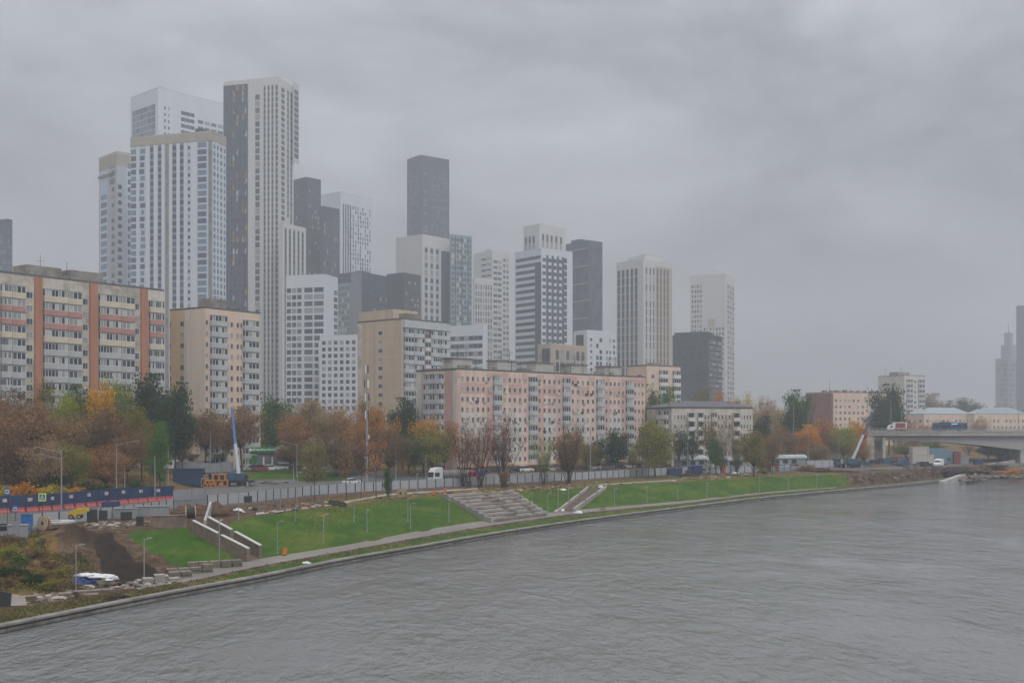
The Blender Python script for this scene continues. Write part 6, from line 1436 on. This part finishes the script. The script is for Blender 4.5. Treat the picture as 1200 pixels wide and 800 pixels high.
heap(136, 698.5, .9, (1.7, .7, .3), soilD, 'flat dark soil patch by the quay', 12); heap(573, 608.5, .8, (1.6, .8, .5), rock, 'small grey stone pile on the path by the stepped terrace', 13)
lidm = mat('lid concrete', (.38, .38, .37), .9, .2, 1.5); g = G(66, 620); m_ = MB(); m_.tube((0, 0, 0), (0, 0, .25), 2.5, 2.5, lidm, 28); m_.tube((0, 0, .25), (0, 0, .35), .6, .6, concrete, 14); o = m_.build('concrete_lid', None, g+Vector((0, 0, .9))); tag(o, 'round pale concrete lid lying on the dark dug mound at the left', 'concrete lid')
# yellow machine
ym = mat('machine yellow', (.46, .33, .03), .5, .1, 1); g = G(91, 614); t = thing('plate_compactor', 'small yellow site machine on the dark heap by the sheet fence', 'machine', g+Vector((0, 0, .8)), .2); m_ = MB(); m_.prism([(-1.2, .3), (-1.3, 1.0), (-.2, 1.5), (1.3, 1.6), (1.6, 1.1), (.6, .7), (.4, .3)], -.7, .7, ym); m_.build('body', t)
for x in (-.8, .3):
    for y in (-.75, .75): wheel(t, x, y, .35)
# bins and small stuff in the yard
rn = random.Random(31)
def crate(px, y, w, d, h, m, label, name='crate', cat='crate', rz=0.3, n=1, zoff=0):
    g = G(px, y)+Vector((0, 0, zoff)); t = thing(name, label, cat, g, rz); m_ = MB()
    m_.box((0, 0, .12), (w, d, h-.12), m); m_.build('body', t); m_ = MB()
    for x in (-w*.38, 0, w*.38): m_.box((x, 0, 0), (.14, d, .12), wood)
    m_.build('pallet', t); m_ = MB(); m_.box((0, 0, h), (w*1.04, d*1.04, .07), m); m_.build('lid', t); return t
crate(108, 613, 1.4, 1.0, 2.0, darkm, 'dark upright bin left of two by the left sheet fence'); crate(121, 610, 1.2, 1.0, 1.5, darkm, 'dark bin below the grey box of the yard'); crate(148, 610, 1.6, 1.1, 1.3, darkm, 'black crate before the wide grey box'); crate(164, 617, 1.0, .9, 1.4, darkm, 'black bin at the left end of the retaining wall')
crate(290, 589, 1.6, 1.0, 1.2, darkm, 'black box standing alone at the grey fence on bare ground'); crate(139, 605, 1.8, 1.0, 1.0, wood, 'stack of orange brown boards by the grey steel box', 'board_stack', 'boards')
crate(549.5, 572, 1.0, .9, 1.6, darkm, 'dark litter bin between the bare trees', 'litter_bin', 'bin'); crate(130, 602, 2.8, .8, .9, navy, 'dark blue box on the pale sheet fence of the yard', 'storage_box', 'box', zoff=1.0)
tarpw = mat('white plastic sheet', (.66, .67, .68), .45, .12, 2); tarpb = mat('blue tarp', (.03, .05, .20), .5, .2, 2)
g = G(113, 684); t = thing('tarp_pile', 'pile of material under crumpled white sheeting and blue tarp', 'pile', g); t.scale = (.82, .82, .82)
for k, (x, y, z, r, sq, m) in enumerate([(-1.6, -.3, 0, 1.1, (1.2, .8, .9), tarpb), (-.4, 0, .1, 1.1, (1.1, .8, .9), tarpb), (.2, .3, .9, 1.3, (1.5, .8, .32), tarpw), (-1.2, .3, 1.1, 1.2, (1.3, .8, .28), tarpw), (1.7, .2, .6, 1.1, (1.1, .8, .6), tarpw), (1.0, -.5, 0, .9, (1.1, .7, .8), rock), (2.0, -.4, 0, .8, (1.0, .7, .7), stone)]):
    m_ = MB(); m_.lump((x, y, z), r, m, sq, 40+k, .55, 3); m_.build('sheet' if m is tarpw else 'tarp' if m is tarpb else 'rubble', t, smooth=True)
# piles of paving slabs along the path
def slabs(px, y, nx, nz, label, m=stone, w=1.2, seed=0, rz=.45, h=.105):
    rn = random.Random(seed); t = thing('slab_stack', label, 'slab stack', G(px, y), rz)
    for i in range(nx):
        m_ = MB()
        for k in range(nz if rn.random() > .25 else max(1, nz-2)): m_.box(((i-nx/2)*w*1.12+rn.uniform(-.06, .06), rn.uniform(-.08, .08), k*(h+.045)), (w, 1.0, h), m, rn.uniform(-.06, .06))
        m_.build('slab_column', t)
pav = mat('paving slab beige', (.23, .19, .15), .9, .25, 1.5, dirt=(.16, .135, .11)); pale = mat('paving slab pale', (.36, .33, .30), .9, .15, 1.5)
slabs(229, 671, 4, 7, 'longer stack of beige paving slabs in the row by the broad stair', pav, seed=1); slabs(258, 664.5, 5, 6, 'shorter stack of beige paving slabs just left of the foot of the broad stair', pav, seed=2); slabs(211, 676, 3, 5, 'jumbled stack of brownish slabs beside the pale block', pav, seed=3)
slabs(187, 683, 2, 7, 'pale concrete block stack on the path', pale, 1.1, seed=4); slabs(203, 679, 2, 4, 'low pale slab stack right of the pale block stack', pale, 1.0, seed=5); slabs(118, 693, 3, 2, 'low stack of grey slabs before the tarp pile', pav, seed=6); slabs(100, 697, 3, 3, 'stack of brown boards and slabs left of the flat soil patch', pav, seed=7)
slabs(136, 690, 4, 2, 'flat row of grey slabs right of the tarp pile', pav, seed=8); slabs(35, 702, 4, 3, 'low row of brown slabs at the left end of the site path', pav, seed=9); slabs(52, 700, 3, 2, 'small pale rubble stack on the left site path', pale, seed=10); slabs(30, 622, 3, 5, 'stack of pale timber and slabs behind the grey cabin', pale, seed=11); slabs(45, 621, 3, 4, 'second stack of pale slabs right of the grey cabin', pale, seed=12)
t = thing('sheet_pile', 'black and pale sheets leaning together at the left end of the site path', 'pile', G(12, 709), .4); m_ = MB(); m_.hexa([(-1.4, -.3, 0), (0, -.3, 0), (0, .5, 0), (-1.4, .5, 0)], [(-1.1, -.1, 1.5), (.1, -.1, 1.2), (.1, .3, 1.2), (-1.1, .3, 1.5)], blk); m_.build('black_sheet', t); m_ = MB(); m_.hexa([(.05, -.3, 0), (1.5, -.3, 0), (1.5, .4, 0), (.05, .4, 0)], [(.15, -.1, 1.1), (1.3, -.1, .8), (1.3, .2, .8), (.15, .2, 1.1)], pale); m_.build('pale_sheet', t)
def cone(px, y, label, s=1.0): g = G(px, y); t = thing('road_barrier_board', label, 'barrier', g, .3); m_ = MB(); m_.hexa([(-.3, -.1, .1), (.3, -.1, .1), (.3, .05, .1), (-.3, .05, .1)], [(-.12, -.1, 1.5*s), (.45, -.1, 1.5*s), (.45, .0, 1.5*s), (-.12, .0, 1.5*s)], ws); m_.build('board', t); m_ = MB(); m_.box((0, 0, 0), (.7, .4, .1), rubber); m_.build('foot', t)
cone(333, 650.5, 'leaning orange board standing on the path under the first lawn', .7); cone(521, 579.5, 'orange board on the terrace left of the stepped seats', .9)
cone(508, 580, 'smaller orange board left of the one at the stepped seats', .7)
bagm = mat('bulk bag white', (.62, .62, .60), .8, .15, 3)
for i, (px, y, r, lb) in enumerate([(656, 599, .9, 'white bulk bag at the left foot of the narrow stair'), (678, 601, .8, 'white bags at the right foot of the narrow stair'), (706, 597, .7, 'brown bag on the path under the far lawn'), (660, 574, .6, 'pale bag at the top of the narrow stair, left'), (704, 571, .6, 'pale bag at the top of the narrow stair, right'), (359, 660, .5, 'small white bag on the grass strip by the quay'), (1049, 561, .9, 'white sack on the brown right bank'), (1118, 556, .9, 'white sack on the concrete end of the quay wall'), (862, 555, 1.0, 'white sack in the rubble at the lawn top'), (845, 556, .8, 'pale red bundle in the rubble at the lawn top'), (279, 599, .9, 'white sack on the bare ground behind the slim tall lamp')]):
    heap(px, y, r, (1.2, .9, .75), stone if 'brown' in lb else redp if 'red' in lb else bagm, lb, 70+i, 2, .2, 'bulk_bag' if i < 5 else 'sack', 'bag')
def rubble(lines, n, name, label, size, mats, seed=0):
    rn = random.Random(seed); m_ = MB()
    for _ in range(n):
        px0, y0, px1, y1, sp = rn.choice(lines); f = rn.random(); g = G(px0+(px1-px0)*f, y0+(y1-y0)*f+rn.uniform(-sp, sp)); r = size*rn.uniform(.3, 1.3)
        m_.lump((g.x, g.y, g.z-.05*r), r, rn.choice(mats), (rn.uniform(.8, 1.6), rn.uniform(.6, 1.1), rn.uniform(.4, .8)), rn.randrange(99), .5, 1)
    o = m_.build(name); tag(o, label, 'rubble', kind='stuff')
rubble([(100, 618, 215, 612, 4), (60, 694, 215, 678, 4), (0, 706, 100, 696, 4), (260, 600, 420, 589, 4), (430, 583, 620, 573, 2), (560, 574, 800, 562, 2), (800, 560, 905, 556, 2), (620, 572, 720, 568, 2), (95, 616, 215, 610, 4)], 800, 'site_rubble', 'scattered stones, boards and clods over the building site', .42, [rock, stone, soilB, pale, pav, soilD], 4)
rubble([(1135, 560, 1260, 555, 3.2), (1140, 557, 1230, 550, 3), (1128, 562, 1150, 559, 1.5)], 420, 'riverbank_stones', 'heaped dark stones along the bank under the bridge', 1.0, [rock, stone, rock, soilD], 6)
rubble([(1000, 562, 1120, 553, 4), (1060, 549, 1120, 546, 2)], 160, 'bank_clods', 'clods and stones on the brown right bank', .6, [soilB, soilD, stone], 8)
heap(1108, 552, 4.0, (1.5, .7, .4), soilD, 'dark soil heap below the white van', 22); heap(1140, 549, 3.2, (1.7, .8, .5), soilB, 'orange brown soil heap right of the white van', 23); heap(1184, 548, 4.5, (1.8, .8, .5), rock, 'tall stony bank under the bridge by the pier', 24)
# concrete ramp slab at the end of the quay wall
a, b = G(1103, 563.5), Vector((*XY(1129, 366), .4)); t = thing('quay_end_block', 'pale concrete end block closing the quay wall at the right', 'wall'); t.location = a; wallseg(t, a, a, b, -.3, .9, -.3, 2.2, 1.6, concL, 'block_body')
a, b = Vector((*XY(1134, 392), 3)), Vector((*XY(1189, 398), 3)); t = thing('sloping_wall', 'low sloping concrete wall above the stones under the bridge', 'wall'); t.location = a; wallseg(t, a, a, b, .5, 3.4, .5, 5.6, .6, concL, 'wall_body')
# orange steel frames by the blue truck crane
om = mat('machine orange', (.42, .17, .045), .55, .15, 1)
def frame(px, y, w, h, label, rz=.1):
    t = thing('steel_frame', label, 'steel frame', G(px, y), rz); m_ = MB()
    for x in (-w/2, -w/6, w/6, w/2): m_.box((x, 0, 0), (.28, 1.6, h*.5), om)
    for z in (0, h*.42): m_.box((0, 0, z), (w+.3, 1.6, .28), om)
    m_.build('lower_frame', t); m_ = MB()
    for x in (-w*.36, 0, w*.36): m_.box((x, .1, h*.5), (.4, 1.3, h*.4), om)
    m_.box((0, .1, h*.86), (w*.9, 1.3, .25), om); m_.box((w*.05, .35, h*.52), (w*.6, .5, h*.3), darkm); m_.build('upper_frame', t)
frame(236, 570, 2.4, 2.6, 'tall narrow orange steel frame right of the blue container'); frame(246, 571, 2.4, 1.6, 'low orange steel frame between two taller ones'); frame(257, 570, 3.6, 3.0, 'wide orange steel frame left of the steep truck crane')
# ------------------------------------------------------------------ bridge
DB = 405
def zb(y, D=DB): return EYE+(HZ-y)*D/F
def bridge():
    x0 = XY(1012, DB)[0]; x1 = XY(1200, DB)[0]+140; dep = 24; t = thing('bridge', 'pale concrete road bridge with a deepening box girder over the right bank', 'bridge', (x0, DB, 0)); X = lambda px: XY(px, DB)[0]-x0
    zt, zl = zb(505.5), zb(510.2); m_ = MB(); m_.box(((x1-x0)/2, dep/2, zl), (x1-x0, dep, zt-zl), concL); m_.build('deck', t)
    m_ = MB(); m_.box(((x1-x0)/2, dep/2, zt+.003), (x1-x0, dep-1.5, .1), asphalt); m_.build('carriageway', t)
    m_ = MB(); m_.box(((x1-x0)/2, -.06, zt-.35), (x1-x0, .22, .5), stepw); m_.build('fascia', t)
    P = [(1024, 516), (1060, 516), (1090, 517), (1110, 518), (1130, 519.5), (1150, 521.5), (1170, 523.7), (1185, 525.5), (1198, 527), (1215, 527.2), (1230, 525.5), (1260, 522), (1290, 519), (1330, 517)]; girder = mat('girder concrete', (.33, .32, .305), .85, .12, .3, True)
    pr = [(X(p), zb(y)) for p, y in P]; pr = [(X(1024), zl-.003)]+pr+[(X(1330), zl-.003)]; m_ = MB()
    for (xa, za), (xb, zb_) in zip(pr[1:-1], pr[2:-1]): m_.hexa([(xa, 1.6, za), (xb, 1.6, zb_), (xb, dep-1.6, zb_), (xa, dep-1.6, za)], [(xa, 1.6, zl-.003), (xb, 1.6, zl-.003), (xb, dep-1.6, zl-.003), (xa, dep-1.6, zl-.003)], girder)
    m_.build('girder', t)
    m_ = MB(); m_.box((X(1020.5), 1.3, 2), (X(1025)-X(1016), 2.0, zl-2.01), concL); m_.build('pier', t); m_ = MB(); m_.box((X(1031), 12, 2), (X(1039)-X(1024), 14, zl-2.02), concrete); m_.build('abutment', t); m_ = MB(); m_.box((X(1037), 1.6, 2), (1.1, 1.6, zl-2.01), concL); m_.build('pier', t)
    m_ = MB(); m_.box((X(1203), 12, -2), (X(1207)-X(1198.5), 20, zb(527)+1.99), concL); m_.build('pier', t)
    for y in (.25, dep-.25):
        m_ = MB(); n = int((x1-x0)/1.6)
        for k in range(n): m_.box((k*1.6+.3, y, zt+.003), (.09, .09, 1.05), steel)
        for z in (.35, .68, 1.02): m_.box(((x1-x0)/2, y, zt+z), (x1-x0, .06, .06), steel)
        m_.build('railing', t)
    m_ = MB(); m_.hexa([(-34, 0, 3), (0, 0, 3), (0, dep, 3), (-34, dep, 3)], [(-34, 3, 12.5), (0, 2, zl+.5), (0, dep-1, zl+.5), (-34, dep-1, 12.5)], mat('embankment earth', (.13, .11, .06), .95, .3, .5, dirt=(.09, .10, .03))); o = m_.build('embankment', None, (x0, DB, 0)); struct(o)
    return zt+.1
zdk = bridge()
# bus
busb = mat('bus blue', (.02, .07, .16), .35, .08, .5); led = mat('display cyan', (.12, .42, .75), .5, 0, emit=.8)
x = XY(1113, DB+7)[0]; t = thing('bus', 'long dark blue city bus with a lit cyan display on the bridge', 'bus', (x, DB+7, zdk)); m_ = MB(); m_.box((0, 0, .35), (12, 2.5, 2.75), busb); m_.build('body', t)
m_ = MB(); m_.box((0, 0, 1.25), (11.6, 2.54, 1.1), glassD); m_.build('window', t); m_ = MB(); m_.box((1.2, -1.28, 2.45), (2.2, .06, .42), led); m_.build('display', t); m_ = MB(); m_.box((-1, 0, 3.1), (5, 1.8, .25), darkm); m_.build('roof_unit', t)
for xx in (-3.8, 3.6):
    for y in (-1.15, 1.15): wheel(t, xx, y, .48, .28)
for xx in (-4.4, 0, 4.2): m_ = MB(); m_.box((xx, -1.29, .5), (1.1, .04, 2.1), glassM); m_.build('door', t)
# box truck
x = XY(1052, DB+6)[0]; t = thing('box_truck', 'box truck with red side panel and white cab on the bridge', 'truck', (x, DB+6, zdk)); m_ = MB(); m_.box((.6, 0, .9), (4.6, 2.4, 2.4), white); bx_ = m_.build('cargo_box', t); m_ = MB(); m_.box((.6, -1.22, 1.15), (3.8, .05, 1.9), mat('panel dull red', (.25, .05, .05), .6, .1)); m_.build('side_panel', bx_)
m_ = MB(); m_.prism([(-3.7, .5), (-3.7, 1.2), (-3.2, 2.2), (-1.9, 2.4), (-1.9, .5)], -1.1, 1.1, white); cb = m_.build('cab', t); m_ = MB(); m_.box((-2.7, -1.12, 1.35), (.9, .03, .65), glassD); m_.build('window', cb); m_ = MB(); m_.box((0, 0, .5), (6, .8, .3), darkm); m_.build('chassis', t)
for xx in (-2.8, 1.8):
    for y in (-1, 1): wheel(t, xx, y, .42, .26)
for px, yt, lb in ((1044, 468, 'tall thin lamp post over the box truck on the bridge'), (1056.5, 480, 'thinner lamp post right of the box truck'), (1088, 489, 'short pole left of the bus on the bridge'), (1193.5, 470, 'dark lamp post near the right end of the bridge')): tall_lamp(px, DB+12, yt, lb, 1 if px in (1044,) else 0, -1, 'street_lamp' if px == 1044 else 'pole', px == 1044, zb=zdk)
g = GD(1107, 386); tall_lamp(1087, 384, 522, 'short floodlight pole by the beige containers', 0, 1, 'pole', False)
rn = random.Random(77)
for i, (px, D, w, h, m, lb) in enumerate([(1120, 394, 2.2, 4.2, rustc, 'dark red tall box cabin right of the grey cabins'), (1128, 396, 3, 3.0, fpanel2, 'grey low cabin under the bridge'), (1012, 372, 4, 1.2, tb, 'teal low flat trailer load left of the pier'), (1038, 384, 3.5, 1.8, tb, 'teal small container beside the bridge pier'), (1146, 388, 2.2, 1.8, bluec, 'blue box on the bank under the bridge'), (1025, 380, 2.5, 1.4, darkm, 'dark machine box before the pier')]): container(px, D, w, 2.2, h, .1, m, lb, 'cabin' if 'cabin' in lb else 'container', 'cabin' if 'cabin' in lb else 'container')
container(795, 316, 3, .2, 1.8, .3, ws, 'orange sign board left of the round olive tree', 'sign_board', 'sign', ribs=False)
container(848, 322, 1.2, .15, 2.6, .2, ws, 'upright orange sign by the small green tree', 'sign_board', 'sign', ribs=False)
# ------------------------------------------------------------------ the mist
hb = MB(); hb.hexa([(-3200, -400, -1), (3200, -400, -1), (3200, 3250, -1), (-3200, 3250, -1)], [(-3200, -400, 348), (3200, -400, 348), (3200, 3250, 348), (-3200, 3250, 348)], None)
hb.mats = []; me = bpy.data.meshes.new('haze'); me.from_pydata(hb.v, [], hb.f)
hm = bpy.data.materials.new('haze'); hm.use_nodes = True; t = hm.node_tree; t.nodes.clear()
pv = t.nodes.new('ShaderNodeVolumePrincipled'); ou = t.nodes.new('ShaderNodeOutputMaterial'); t.links.new(pv.outputs[0], ou.inputs['Volume'])
pv.inputs['Color'].default_value = (.80, .84, .90, 1); pv.inputs['Density'].default_value = HAZE_D; pv.inputs['Anisotropy'].default_value = .25
me.materials.append(hm); hz = put('haze', me); hz['kind'] = 'stuff'
